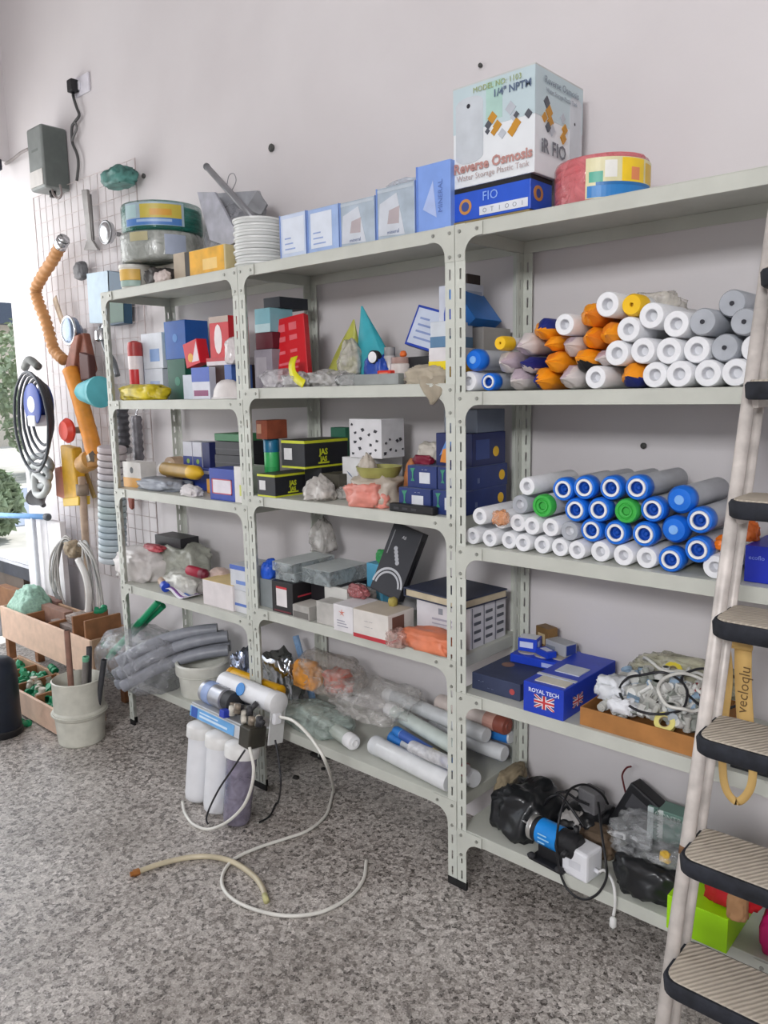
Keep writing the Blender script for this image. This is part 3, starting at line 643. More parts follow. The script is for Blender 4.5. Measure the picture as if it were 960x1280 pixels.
# ------------------------------------------------------------------ step ladder leaning on the right unit
LXL, LXR, LS, LY0 = .852, 1.235, .271, -.596
MR = mat('cbc4be', .45, .1, var=.16, scale=22); RUB = mat('20232b', .75, var=.35, scale=40)
def tread_mat():
    m = bpy.data.materials.new('tread_pad'); m.use_nodes = True; nt = m.node_tree; b = nt.nodes['Principled BSDF']
    tc = nt.nodes.new('ShaderNodeTexCoord'); mp = nt.nodes.new('ShaderNodeMapping'); mp.inputs['Rotation'].default_value = (0,0,R(32))
    w = nt.nodes.new('ShaderNodeTexWave'); w.inputs['Scale'].default_value = 34; w.inputs['Distortion'].default_value = 1.2
    n = nt.nodes.new('ShaderNodeTexNoise'); n.inputs['Scale'].default_value = 30
    nt.links.new(tc.outputs['Object'], mp.inputs[0]); nt.links.new(mp.outputs[0], w.inputs[0]); nt.links.new(tc.outputs['Object'], n.inputs[0])
    r = nt.nodes.new('ShaderNodeValToRGB'); r.color_ramp.elements[0].color = (*hexc('9a9083'),1); r.color_ramp.elements[1].color = (*hexc('c4baa9'),1)
    mx = nt.nodes.new('ShaderNodeMix'); mx.inputs[0].default_value = .6; nt.links.new(w.outputs['Fac'], mx.inputs[2]); nt.links.new(n.outputs['Fac'], mx.inputs[3])
    nt.links.new(mx.outputs[0], r.inputs[0]); nt.links.new(r.outputs[0], b.inputs['Base Color'])
    bp = nt.nodes.new('ShaderNodeBump'); bp.inputs['Strength'].default_value = .5; bp.inputs['Distance'].default_value = .004
    nt.links.new(w.outputs['Fac'], bp.inputs['Height']); nt.links.new(bp.outputs[0], b.inputs['Normal']); b.inputs['Roughness'].default_value = .8; return m
MTP = tread_mat()
lad = empty('step_ladder', 'worn grey step ladder with black edged treads leaning on the right shelving unit', 'ladder', (0,0,0))
def lp(x, z, dy=0): return Vector((x, LY0+LS*z+dy, z))
ZT = 1.98
for x in (LXL, LXR):
    B().cyl(lp(x,.012), lp(x,ZT), .0132, n=14).build('front_rail', MR, lad, True)
    B().cyl(lp(x+.006,.02,.052), lp(x+.006,ZT-.06,.052), .0098, n=14).build('rear_rail', MR, lad, True)
    B().cyl(lp(x,.0), lp(x,.035), .0165, n=14).build('foot', RUB, lad, True)
    B().cyl(lp(x+.006,.0,.052), lp(x+.006,.03,.052), .0145, n=14).build('foot', RUB, lad, True)
B().tube([lp(LXL,ZT),lp(LXL+.02,ZT+.03),lp(LXR-.02,ZT+.03),lp(LXR,ZT)], .0118, 12).build('top_bar', MR, lad, True)
for i, z in enumerate((.272,.479,.69,.903,1.114,1.332,1.553,1.767)):
    yc = LY0+LS*z; y0, y1 = yc-.075, yc+.062; xa, xb = LXL+.006, LXR-.006
    # rubber shoe with rounded front corners, pad on top, two brackets
    def outline(e, rr):
        pts = []
        for cx_, cy_, a0 in ((xb-rr-e,y1-.012-e,0),(xa+rr+e,y1-.012-e,90),(xa+rr+e,y0+rr+e,180),(xb-rr-e,y0+rr+e,270)):
            r_ = rr if a0 >= 180 else .012
            for k in range(6):
                a = R(a0+k*18); pts.append((cx_+(rr if True else r_)*math.cos(a), cy_+r_*math.sin(a)))
        return pts
    b = B(); p1 = outline(0,.03); rs = []
    for dz, e in ((-.034,.004),(-.03,0),(-.006,-.002),(0,.001)):
        rs.append([Vector((x,y,z+dz)) for x, y in outline(e,.03)])
    b.rings(rs); st = smooth_angle(b.build('tread', RUB, lad), 50)
    b = B(); b.rings([[Vector((x,y,z+dz)) for x, y in outline(e,.026)] for dz, e in ((.0002,.006),(.003,.0065),(.0036,.008))]); smooth_angle(b.build('tread_pad', MTP, st), 40)
    for x in (LXL+.014, LXR-.014):
        B().box((x-.008,yc-.02,z-.05),(x+.008,yc+.05,z-.034)).build('tread_bracket', MR, st)
for x in (LXL, LXR): B().tube([lp(x,1.80),lp(x+.003,1.80,.052)], .006, 8).build('hinge_pin', MBOLT, lad, True)
for z0_,z1_ in ((.2,.25),(.262,.31),(.66,.675)):
    B().cyl(lp(LXL,z0_), lp(LXL,z1_), .0136, n=16).build('rust_patch', mat('7d5a3c',.8,var=.45,scale=60), lad, True)
# strap hanging over the fourth tread
STR = mat('cda968', .7, var=.08); zt = 1.058
sp = empty('strap', 'cream printed fabric strap hanging in a long loop from a ladder tread', 'strap', (0,0,0))
def ribbon(pts, w, m, t=.0012):
    """flat band along the points, its width across the room's x"""
    pts = spline(pts, 6); b = B(); rs = []
    for i, p in enumerate(pts):
        d = (pts[min(i+1,len(pts)-1)]-pts[max(i-1,0)]).normalized(); wx = Vector((w[1] if isinstance(w, tuple) else w,0,0)); wx = wx-d*wx.dot(d); wx = wx.normalized()*(w if not isinstance(w, tuple) else w[0])/2
        nn = d.cross(wx).normalized()*t; rs.append([p-wx-nn, p+wx-nn, p+wx+nn, p-wx+nn])
    b.rings(rs); return b
def at_y(px, py, y): return PY(px, py, y)
yk = -.215
c1 = [at_y(908,806,yk), at_y(911,850,yk), at_y(905,905,yk), at_y(903,950,yk), at_y(907,985,yk-.003), at_y(922,1002,yk-.005), at_y(938,985,yk-.003), at_y(941,952,yk), at_y(936,905,yk)]
ribbon(c1, .016, STR).build('band', STR, sp, True)
c2 = [at_y(929,806,yk+.01), at_y(929,850,yk+.01), at_y(932,905,yk+.01), at_y(938,952,yk+.008)]
ribbon(c2, .033, STR).build('wide_band', STR, sp, True)
B().tube([at_y(900,803,yk+.004), at_y(940,811,yk+.004)], .007, 10).build('hanging_knot', STR, sp, True)
pm = at_y(930,862,yk+.0075)
text(sp, (pm, Vector((1,0,0)), Vector((0,0,1)), Vector((0,-1,0))), 0, 0, .03, 'vecloqlu', mat('6b5230',.7), rot=R(88))
# ------------------------------------------------------------------ bottom shelf of the right unit
BB = mat('1d1f22', .35, var=.3, scale=14, coat=.3)
bag('black_bag','crumpled black plastic bag at the left end of the bottom shelf','plastic bag',(.165,.14,Z5),(.22,.25,.155),BB,3,.35,pinch=.25,freq=2.2)
bag('black_bag','second black bag slumped behind the blue labelled pump','plastic bag',(.325,.22,Z5),(.17,.22,.1),BB,8,.35,freq=2.4)
bag('cloth_bundle','dull beige bundle behind the post at the left end of the bottom shelf','bundle',(.055,.23,Z5),(.075,.16,.13),mat('8d8068',.85,var=.15),5,.3)
# pump
mo = empty('pump_motor','small electric pump with a bright blue label and black base','pump',(.318,.035,Z5+.001),R(-6)); 
KX = Matrix.Rotation(R(90),4,'Y')
def kx(x,y,z): return Matrix.Translation((x,y,z)) @ KX
b=B(); b.lathe([(.03,-.062),(.036,-.058),(.036,.05),(.031,.056)],28,kx(0,0,.075)); smooth_angle(b.build('motor_body',BLK,mo),35)
b=B(); b.lathe([(.0363,-.036),(.0368,-.0355),(.0368,.0355),(.0363,.036)],32,kx(-.008,0,.075),False,False); smooth_angle(b.build('label_band',mat('1b86d8',.3,var=.1),mo),35)
for k,(z_,l) in enumerate(((.012,.03),(.0,.038),(-.012,.024))):
    B().box((-.03,-.0374+.0,.075+z_-.002),(-.03+l,-.0366,.075+z_+.002)).build('label_print',mat('9fd0f2',.4),mo)
b=B(); b.lathe([(.012,-.002),(.036,0),(.037,.012),(.036,.014)],28,kx(-.074,0,.075)); smooth_angle(b.build('steel_flange',mat('c9c9c6',.3,.8),mo),35)
B().cyl((-.125,0,.078),(-.075,0,.075),.0035).build('shaft',mat('a8a8a8',.3,.9),mo,True)
b=B(); b.lathe([(.036,.05),(.037,.056),(.037,.078),(.028,.088),(.01,.09)],28,kx(0,0,.075)); smooth_angle(b.build('pump_head',BLK,mo),35)
b=B(); b.cyl((.068,-.02,.075),(.068,-.055,.07),.008); b.cyl((.068,.01,.1),(.068,.01,.13),.008); b.build('hose_port',BLK,mo,True)
b=B(); b.box((-.055,-.045,0),(.06,.045,.008)); b.box((-.04,-.02,.008),(.045,.02,.043)); b.build('base_plate',BLK,mo,bevel=.002)
for q in ((-.048,-.04),(.048,-.04),(-.048,.04),(.048,.04)): B().lathe([(.011,0),(.013,.006),(.006,.012)],12,Matrix.Translation((q[0],q[1],.008))).build('rubber_mount',mat('2e2e30',.8),mo,True)
# white adaptor with its cable hanging over the lip
ad = carton('power_adaptor','white cube shaped power adaptor on the front edge of the bottom shelf','adaptor',.365,.45,-.003,.075,Z5,.085,mat('e3e4e8',.35,var=.02),bevel=.008,rz=R(-8))
dec(ad,'F',.3,.35,.75,.6,mat('d2d3d8',.4),'moulded_label')
B().cyl((.0425,0,.03),(.056,0,.028),.006).build('strain_relief',mat('dcdde2',.4),ad,True)
wc = mat('d8d8d6',.4); q0 = Vector((.462,.03,Z5+.03))
adc = cable('adaptor_cable','white cable with a plug end hanging from the cube adaptor over the shelf lip',[q0,PY(756,1088,.03),PY(764,1098,.0),PY(768,1112,-.018),PY(769,1130,-.022),PY(767,1144,-.022)],.0042,wc)
pl = adc
pq=PY(766.5,1146,-.022); b=B(); b.lathe([(.004,0),(.009,-.006),(.0095,-.026),(.006,-.03)],14,Matrix.Translation(pq)); pb2=b.build('plug_body',wc,pl,True); B().cyl(pq+Vector((0,0,-.03)),pq+Vector((0,0,-.04)),.0035).build('plug_tip',MBOLT,pb2,True)
# black cables
bk = mat('1b1b1e',.4)
def pth(l): return [PY(x,y,d) for x,y,d in l]
cable('black_cable','black cable hanging in a big loop in front of the bottom shelf',pth([(748,1003,.1),(752,1040,.03),(757,1075,-.015),(758,1098,-.02),(746,1118,-.022),(728,1124,-.022),(710,1112,-.022),(700,1090,-.02),(696,1062,-.014),(698,1030,-.006),(706,1000,.04),(715,985,.1),(733,981,.15),(752,992,.18),(760,1005,.2)]),.0036,bk)
cable('black_cable','black cable looping between the black bag and the grey brick',pth([(680,1008,.12),(686,998,.1),(700,994,.1),(712,1008,.1),(722,1022,.1),(730,1034,.1)]),.0042,bk)
cable('black_cable','black cable rising in a wide arc over the pump',pth([(684,1030,.16),(682,1010,.17),(690,995,.18),(706,990,.19),(722,1000,.19),(736,1006,.19)]),.004,bk)
cable('black_cable','thin black cable lying behind the pump and adaptor',pth([(690,1040,.2),(700,1018,.22),(716,1004,.24),(724,992,.24),(716,986,.24),(704,990,.24)]),.003,bk)
cable('red_wire','thin red and black wire standing up from the tilted black brick',pth([(783,995,.26),(779,978,.26),(778,968,.26),(783,960,.25),(789,958,.25)]),.0028,mat('5c1f22',.5))
p=PY(735,1020,.2); g1=carton('power_brick','grey power brick standing behind the tangled cables','power brick',p.x-.035,p.x+.03,.2,.05,Z5,.15,mat('6d6c6e',.5),rz=R(-14),bevel=.005); dec(g1,'F',.2,.3,.8,.6,mat('88888a',.6),'rating_label')
p=PY(776,1015,.24); g2=carton('power_brick','large black power brick tilted against the wall','power brick',p.x-.05,p.x+.055,.235,.055,Z5+.02,.17,mat('232326',.45),bevel=.006); g2.rotation_euler=(R(-6),R(24),R(-8)); dec(g2,'F',.2,.55,.85,.85,mat('47474b',.6),'rating_label')
bag('brown_bag','limp brown bag lying behind the white adaptor','bag',(PY(748,1055,.16).x,.16,Z5),(.13,.1,.08),mat('6f5d4b',.8,var=.2),6,.3)
bag('tissue_wad','grey paper wad between the pump and the adaptor','tissue',(PY(716,1045,.16).x,.16,Z5),(.07,.07,.1),mat('b7b3b0',.8),15,.35)
clip=empty('cable_clip','small white label clip on the cables near the tilted brick','clip',PY(775,1044,.09)); b=B(); b.box((-.017,-.004,-.008),(.017,.004,.008)); b.build('clip_frame',mat('d0d1d2',.4),clip,bevel=.002); B().box((-.011,-.0052,-.004),(.011,-.0042,.004)).build('clip_window',BLK,clip)
# green and white box behind the bags
p0=PY(808,1062,.23); gw=carton('paper_box','green and white flat box standing at the back of the bottom shelf','box',p0.x,PY(855,1070,.23).x,.23,.06,Z5,.155,mat('6f8f84',.5))
dec(gw,'F',0,.0,.16,1,mat('c9d3d3',.5),'white_stripe'); dec(gw,'F',.27,.45,.42,1,mat('d8dedb',.5),'white_stripe'); text(gw,'F',.25,.7,.022,'CONTROL',mat('39504b',.5),rot=R(90)); text(gw,'F',.68,.9,.022,'CONTROL',mat('c9d6d0',.5))
bag('black_bag','black bag wrapped in clear plastic beside the ladder foot','plastic bag',(.585,.095,Z5),(.22,.18,.11),BB,12,.3,freq=2.4)
bag('clear_bag','clear plastic bag lying over the black bag beside the ladder','plastic bag',(.565,.13,Z5+.095),(.24,.19,.075),film('d6d9db',.22,.1),17,.3)
p=PY(829,1086,.05); bag('yellow_scrap','small yellow paper scrap inside the clear bag','paper',(p.x,.06,Z5+.115),(.03,.02,.03),mat('d0a940',.6),2,.3)
# lime box, red bag, magenta ball
lb=carton('lime_box','lime green box on the bottom shelf behind the ladder rail','box',PY(832,1170,-.035).x,PY(908,1192,-.035).x,-.035,.2,Z5,.09,mat('9ed80e',.45,var=.03)); dec(lb,'T',.0,.49,1,.51,mat('86bd0c',.5),'lid_seam')
bag('red_bag','dark red bag with a brown paper patch on top of the lime box','bag',(PY(910,1145,.05).x+.01,.06,Z5+.0905),(.15,.14,.13),mat('b51720',.6,var=.15),4,.22,pinch=.2)
bag('paper_wad','brown paper wad tucked in front of the red bag','paper',(PY(922,1125,-.02).x,-.012,Z5+.0905),(.05,.04,.08),mat('a27a55',.8,var=.1),6,.3)
bag('magenta_ball','magenta round bundle at the right frame edge on the bottom shelf','bundle',(PY(965,1165,.0).x+.02,.06,Z5),(.12,.12,.11),mat('b31560',.6),9,.12)
# black box on the fourth shelf behind the strap
kb=carton('black_box','black box with pale specks on the fourth shelf behind the strap','box',PY(914,960,.03).x,PY(975,985,.03).x,.02,.12,Z4,.05,mat('1f2226',.5,var=.3)); dec(kb,'F',.35,.3,.5,.6,mat('9aa0a6',.5),'pale_print'); dec(kb,'F',.6,.2,.8,.35,mat('7d858c',.5),'pale_print')
# ------------------------------------------------------------------ middle unit
M2, M3, M4, M5 = L2[1:]
def bot(px, py, z): return PZ(px, py, z)
# --- top: lids and pale blue cartons
PB = mat('9db4dc',.4,var=.08); PW_ = mat('d4dbe6',.4,var=.04); BGL = mat('a9b6c2',.35,var=.12)
lr = .094; lx = PY(324,300,.125).x
LN = ['lowest','second from below','third from below','fourth from below','fifth from below','sixth from below','seventh from below','topmost']
lp_ = None
for i in range(8):
    nm = f"white round plastic plate, {LN[i]} in the stack beside the pale blue cartons"
    if lp_ is None:
        b = B(); b.lathe([(lr*.3,.0),(lr*.86,0),(lr*.93,.003),(lr*.97,.012),(lr,.014),(lr,.0205),(lr*.96,.022),(lr*.6,.021),(lr*.55,.0217),(lr*.2,.0217)],40); lp_ = smooth_angle(b.build('plastic_plate', mat('d6d8d6',.4,var=.03)),30); o = lp_
    else: o = lp_.copy(); COL.objects.link(o)
    o.location = (lx+rnd.uniform(-.003,.003), .125+rnd.uniform(-.003,.003), 2.0005+i*.0222); o.rotation_euler.z = i
    tag(o, nm, 'plate', 'stacked white plates')
tops = [(-.765,-.637,.128,.145,mat('c3cfe4',.4,var=.05),'pale blue carton with a washed out white front, next to the white plates'),
        (-.628,-.483,.14,.142,PB,'pale blue carton, second from the stack of white plates'),
        (-.476,-.326,.15,.139,BGL,'grey blue carton wrapped in clear film, third from the white plates'),
        (-.319,-.168,.16,.154,BGL,'grey blue carton with a bulging film top, beside the tall blue one')]
for i,(x0,x1,d,h,m,lb) in enumerate(tops):
    o = carton('pale_carton', lb, 'carton', x0, x1, .03, d, 2.0, h, m, 'pale blue cartons on top of the middle unit', bevel=.004)
    if i < 2:
        dec(o,'F',.12,.12,.95 if i == 0 else .8,.9,PW_,'white_print'); 
        for k in range(3): dec(o,'F',.2,.2+k*.12,.2+.4-k*.08,.23+k*.12,mat('8fa3cf',.5),'print_line',.0012)
    else:
        dec(o,'F',0,0,0,0,mat('c7ccd4',.4),'white_print',.0007,[(.05,.1),(.75,.06),(.55,.85),(.1,.7)]); dec(o,'F',0,0,0,0,mat('b0a5a8',.4),'print_patch',.001,[(.3,.3),(.6,.28),(.62,.6),(.35,.55)])
        text(o,'F',.45,.14,.016,'mineral',mat('7683a6',.5)); B().box((-.07,-d/2-.0008,h*.9),(.07,-d/2+.0002,h*.96)).build('tape_strip',mat('b9c3cc',.2),o)
    dec(o,'F',.0,.0,.04,1,mat('6f8cc8',.4),'blue_edge',.0009); dec(o,'R',.0,.0,1,1,mat('8aa3d6',.4),'blue_side',.0005)
bag('film_bulge','clear film bulging over the grey blue carton beside the tall blue one','plastic film',(-.245,.11,2.154),(.15,.14,.025),film('bcc6d2',.5),31,.2,sub=3)
tb = carton('tall_carton','tall pale blue carton at the right end of the row on top','carton',-.161,-.037,.03,.07,2.0,.187,mat('7f9fe0',.4,var=.05))
dec(tb,'F',0,0,0,0,mat('aebfe8',.4),'light_triangle',.0007,[(.2,.35),(.6,.2),(.5,.75)]); text(tb,'F',.72,.5,.022,'MINERAL',mat('5f79b8',.5),rot=R(90)); dec(tb,'F',0,.0,.05,1,mat('6486d2',.4),'blue_edge')
# --- second shelf
def leaning(name,label,cat,x,y,z,w,d,h,m,ry=0,rx=0,rz=0,group=None):
    """box leaning on something: lowest corner stands at z"""
    o = carton(name,label,cat,x-w/2,x+w/2,y-d/2,d,z,h,m,group)
    e = Matrix.Rotation(rz,3,'Z') @ Matrix.Rotation(ry,3,'Y') @ Matrix.Rotation(rx,3,'X'); o.rotation_euler = e.to_euler()
    lo = min((e @ Vector((sx*w/2,sy*d/2,sz*h))).z for sx in (-1,1) for sy in (-1,1) for sz in (0,1)); o.location.z = z-lo+.0005; return o
teal = carton('teal_box','light teal box lying at the back left beside the red book','box',-.955,-.87,.06,.11,M2+.2,.085,mat('7fb0bb',.5)); dec(teal,'F',0,0,1,.35,mat('b9d2d6',.5),'pale_band')
carton('corner_shade','dark blue black box added as the shade on the teal box under the top shelf','box',-.95,-.86,.1,.14,M2+.2859,.04,mat('22262e',.5))  # dark block stands in for the shadow in this upper corner
carton('maroon_box','dark maroon box under the teal box behind the red book','box',-.955,-.86,.06,.15,M2+.14,.0592,mat('5a1a26',.5))
gp = carton('grey_box','purplish grey box standing at the left end of the second shelf','box',-.955,-.855,.05,.14,M2,.1385,mat('8d8790',.5,var=.1)); dec(gp,'F',.1,.3,.7,.8,mat('a59fa6',.5),'pale_label')
rb = leaning('red_book','red boxed book with white pages leaning on the second shelf','book',-.8,.1,M2+.012,.15,.03,.228,mat('c4131f',.4,var=.04),ry=R(-9),rx=R(-9),rz=R(14))
dec(rb,'L',.12,.01,.9,.99,mat('dfdcdf',.6),'page_block',.001)
for (u,v,w_,h_) in ((.25,.78,.18,.12),(.55,.78,.22,.12),(.25,.62,.18,.08),(.55,.62,.22,.08),(.2,.42,.2,.05),(.55,.42,.2,.05),(.2,.24,.6,.04),(.2,.16,.55,.03)): dec(rb,'F',u,v,u+w_,v+h_,mat('d6636b',.5),'print_block')
for i,(x,y,w,d,h,lb,h_) in enumerate(((-.84,.06,.16,.1,.07,'clear pouch of fittings at the left end of the second shelf','cfcccf'),(-.71,.045,.15,.09,.055,'clear pouch of fittings in front of the red book','c4c2c2'),(-.58,.06,.17,.12,.06,'clear pouch of grey parts below the olive cone','b9b7b4'),(-.45,.05,.13,.1,.045,'grey pouch of parts in front of the teal cone','a7a8a6'))):
    bag('pouch',lb,'pouch',(x,y,M2),(w,d,h),film(h_,.62,.2),40+i,.4,'clear pouches on the second shelf')
yb = empty('yellow_strap','bright yellow curled strap lying over the clear pouches','strap',(0,0,0))
ribbon([PY(368,446,.04),PY(365,455,.02),PY(366,466,.01),PY(372,474,.006),PY(380,480,.004)],.03,YEL).build('band',mat('d9d31f',.4),yb,True)
def cone(name,label,x,y,z,rx_,h,m,lean,seed):
    """folded pointed paper bag"""
    b = B(); rs = []; g = random.Random(seed); n = 20
    for k in range(8):
        t = k/7; q = 1-t*.96
        rs.append([Vector((rx_*q*math.cos(2*math.pi*i/n)*(1+.06*math.sin(5*i+k))+lean*t*h, rx_*.45*q*math.sin(2*math.pi*i/n)*(1+.1*math.cos(3*i+k)), h*t+.006*math.sin(i*2+k)*(t > 0)*(1-t))) for i in range(n)])
    b.rings(rs); o = smooth_angle(b.build(name,m,loc=(x,y,z)),35); return tag(o,label,'bag')
cone('pointed_bag','olive green pointed bag standing among the clear pouches',-.6,.16,M2+.04,.09,.185,mat('a7a848',.45,var=.1),.28,1)
cone('pointed_bag','teal pointed bag standing right of the olive one',-.43,.15,M2+.03,.095,.235,mat('38a0ad',.45,var=.08),-.3,2)
bag('white_bag','clear whitish bag between the olive and teal pointed bags','plastic bag',(-.52,.11,M2+.04),(.11,.08,.12),film('c9c5bd',.55),33,.3,pinch=.5)
bag('blue_bag','small blue bag at the foot of the teal pointed bag','plastic bag',(-.39,.11,M2),(.11,.08,.1),mat('2a4fae',.4,var=.25),34,.35)
bag('dark_bundle','small dark bundle between the pouches and the olive bag','bundle',(-.54,.2,M2),(.12,.08,.1),mat('4a3a36',.6,var=.2),35,.3)
gq = PY(471,442,.1); ga = empty('pressure_gauge','small round gauge with a white dial among the pouches','gauge',(gq.x,.1,M2))
b=B(); b.lathe([(.01,0),(.021,0),(.022,.004),(.022,.02),(.02,.022)],24,Matrix.Translation((0,0,.09)) @ Matrix.Rotation(R(90),4,'X')); smooth_angle(b.build('gauge_case',BLK,ga),40)
b=B(); b.lathe([(.0005,.0222),(.018,.0222),(.018,.0226),(.0005,.0226)],24,Matrix.Translation((0,0,.09)) @ Matrix.Rotation(R(90),4,'X')); b.build('dial',WHT,ga)
b=B(); b.cyl((0,-.01,0),(0,-.01,.07),.007); b.cyl((0,-.01,.0),(0,-.01,.03),.016,n=6); b.build('stem',mat('9a9a98',.3,.8),ga,True)
q=PY(481,457,.05); rc=carton('red_box','small red box in front of the row of jars','box',q.x-.03,q.x+.027,.045,.05,M2,.045,mat('d8341c',.4),bevel=.004); dec(rc,'F',.2,.55,.8,.85,mat('e98a6a',.4),'pale_print')
for (px,y,r,h,hb,hc,lb) in ((487,.12,.02,.12,'b9b4b2','8f8f8f','slim steel canister left of the white jar'),(501,.1,.034,.085,'cfc7c2','a3857c','whitish jar with a brown lid beside the black rack')):
    q=PY(px,440,y); j=empty('jar',lb,'jar',(q.x,y,M2)); b=B(); b.lathe([(r*.9,0),(r,.004),(r,h*.75),(r*.8,h*.8)],20); smooth_angle(b.build('jar_body',mat(hb,.3),j),40); b=B(); b.lathe([(r*.88,h*.78),(r*.9,h*.8),(r*.9,h),(r*.8,h*1.01)],20); smooth_angle(b.build('lid',mat(hc,.4),j),40)
b=B(); b.lathe([(.0,0),(.01,.002),(.012,.009),(.008,.018),(.002,.02)],12); q=PY(504,432,.1); tag(b.build('orange_bead',mat('d9692a',.5),loc=(q.x,.1,M2+.0862),smooth=True),'small orange bead resting on the jar lid','bead')
kr=carton('black_rack','black ribbed terminal block behind the beige cloth','block',PY(508,450,.1).x,PY(536,452,.1).x,.1,.06,M2,.085,BLK)
for k in range(5): dec(kr,'F',.06+k*.19,.08,.18+k*.19,.62,mat('55565a',.4),'terminal_rib',.003)
gt=carton('grey_tray','flat grey pouch box at the front edge under the jars','box',PY(436,478,.02).x,PY(500,478,.02).x,.012,.028,M2,.034,mat('8e9290',.5,var=.12))
# beige cloth with a corner over the lip
ct=empty('beige_cloth','beige crumpled cloth with one corner hanging over the shelf lip','cloth',(0,0,0))
cxl=PY(501,470,.03).x; cxr=PY(556,470,.03).x
bag('cloth_heap','','',((cxl+cxr)/2,.065,M2),(cxr-cxl,.11,.06),mat('aea492',.85,var=.12),51,.35,parent=ct)
b=B(); rs=[]
tip=[(PY(522,470,.02),PY(556,470,.02)),(PY(525,483,-.004),PY(553,484,-.004)),(PY(530,492,-.009),PY(550,493,-.009)),(PY(536,500,-.01),PY(545,501,-.01)),(PY(538,506,-.009),PY(540.5,506,-.009))]
for a,c in tip:
    n=7; rs.append([a.lerp(c,i/(n-1))+Vector((0,-.004*math.sin(i*1.9),0)) for i in range(n)]+[a.lerp(c,1-i/(n-1))+Vector((0,.003-.004*math.sin((n-1-i)*1.9),0)) for i in range(n)])
b.rings(rs); b.build('cloth_corner',mat('a59b89',.85,var=.12),ct,True)
# leaning blue/white boxes
SB = mat('2c49b0',.4)
lb1 = leaning('leaning_box','white fronted blue box leaning in front of the white upright box','box',-.29,.21,M2+.09,.135,.03,.135,SB,ry=R(16),rx=R(-14)); dec(lb1,'F',.06,.06,.96,.94,mat('cdd6e8',.4),'white_front')
for k in range(4): dec(lb1,'F',.2,.2+.16*k,.8-.1*k,.25+.16*k,mat('8b9cc8',.5),'print_line',.0012)
carton('support_box','grey box holding up the leaning white and blue boxes','box',-.36,-.1,.19,.13,M2,.089,mat('6d7684',.5))
ub = carton('upright_box','white upright box with a blue arrow print near the double post','box',-.212,-.11,.2,.1,M2+.09,.215,mat('d2d6e2',.4)); dec(ub,'F',0,0,0,0,mat('3c57b4',.4),'blue_arrow',.0008,[(.2,.6),(.35,.88),(.5,.6),(.5,.3),(.35,.12),(.2,.3)]); dec(ub,'F',.62,.55,.95,.62,mat('4a5fa8',.5),'print_line'); dec(ub,'R',.1,.1,.9,.9,mat('a9b3c9',.4),'side_print')
carton('dark_cap_box','small dark box on top of the white upright box','box',-.17,-.115,.22,.07,M2+.3055,.03,mat('3a302e',.6))
sb_ = carton('yellow_box','white and yellow box right beside the double post, second shelf','box',PY(536,462,.05).x,PY(562,462,.05).x,.05,.13,M2,.105,mat('d8d4d6',.4)); dec(sb_,'F',0,0,1,.62,mat('e6cf1e',.4),'yellow_front'); dec(sb_,'R',0,0,1,.62,mat('e0a91e',.4),'yellow_front')
sg = carton('steel_blue_box','white and steel blue box stacked on the yellow box','box',PY(537,462,.05).x,PY(560,462,.05).x,.055,.12,M2+.1055,.075,mat('c9cfd6',.4)); dec(sg,'F',0,0,1,.42,mat('5b7fa0',.4),'blue_band'); dec(sg,'R',0,0,1,.42,mat('5b7fa0',.4),'blue_band')
leaning('blue_book','bright blue book leaning against the post, seen over the domed filter','book',-.055,.23,M2+.17,.034,.16,.13,mat('1f74c9',.35),ry=R(-38),rz=R(4))
carton('grey_carton','plain grey carton under the leaning blue book','carton',-.105,-.035,.19,.15,M2,.168,mat('a29f9b',.6))
# --- third shelf
YB = mat('c9d032',.4); KB = mat('26272c',.45,var=.1)
def yb_box(label,x0,x1,y0,d,z,h):
    o = carton('tool_box',label,'carton',x0,x1,y0,d,z,h,KB,'black and yellow cartons')
    for f in 'FR': dec(o,f,0,.9,1,1,YB,'yellow_band'); dec(o,f,0,0,1,.07,YB,'yellow_band')
    dec(o,'F',.12,.3,.46,.72,mat('d6d6d6',.5),'white_sticker'); text(o,'R',.42,.56,h*.3,'JAS',YB,bold=.001); text(o,'R',.42,.3,h*.24,'JAS',YB,bold=.001); dec(o,'R',.3,.14,.55,.2,YB,'print_line')
    dec(o,'T',.01,.01,.99,.99,mat('3b3a33',.5,var=.15),'lid_top'); return o
z=M3
k1 = yb_box('black carton with yellow bands at the front of the third shelf',-.905,-.805,.0,.2,z,.082)
carton('filler_carton','black carton with a yellow rim under the upper black carton','carton',-.8,-.71,.14,.17,z,.102,KB,'black and yellow cartons')
for f in 'F': pass
k2 = yb_box('black carton with yellow bands stacked higher behind the front one',-.865,-.74,.07,.22,z+.1026,.1)
k2.location.x += .02
ob = carton('olive_box','dark olive flap box to the right of the two black cartons','box',-.69,-.6,.12,.12,z,.085,mat('4a463c',.6,var=.15)); dec(ob,'T',.0,.47,1,.53,mat('5c584c',.6),'flap_seam')
cn = empty('green_tin','green and teal tin at the back left of the third shelf','tin',(-.936,.1,z)); b=B(); b.lathe([(.026,0),(.029,.004),(.029,.15),(.028,.155)],28); smooth_angle(b.build('tin_body',mat('3fae63',.35,var=.15),cn),40); b=B(); b.lathe([(.0295,.155),(.03,.16),(.03,.2),(.027,.204),(.005,.204)],28); smooth_angle(b.build('lid',mat('1f6a8c',.35),cn),40); band(cn,.0292,.03,.1,R(-140),R(-10),mat('2f9a52',.4),'tin_label')
gc = carton('dark_green_box','dark green box behind the upper black carton','box',-.82,-.74,.3,.05,z,.24,mat('2c6a52',.5))
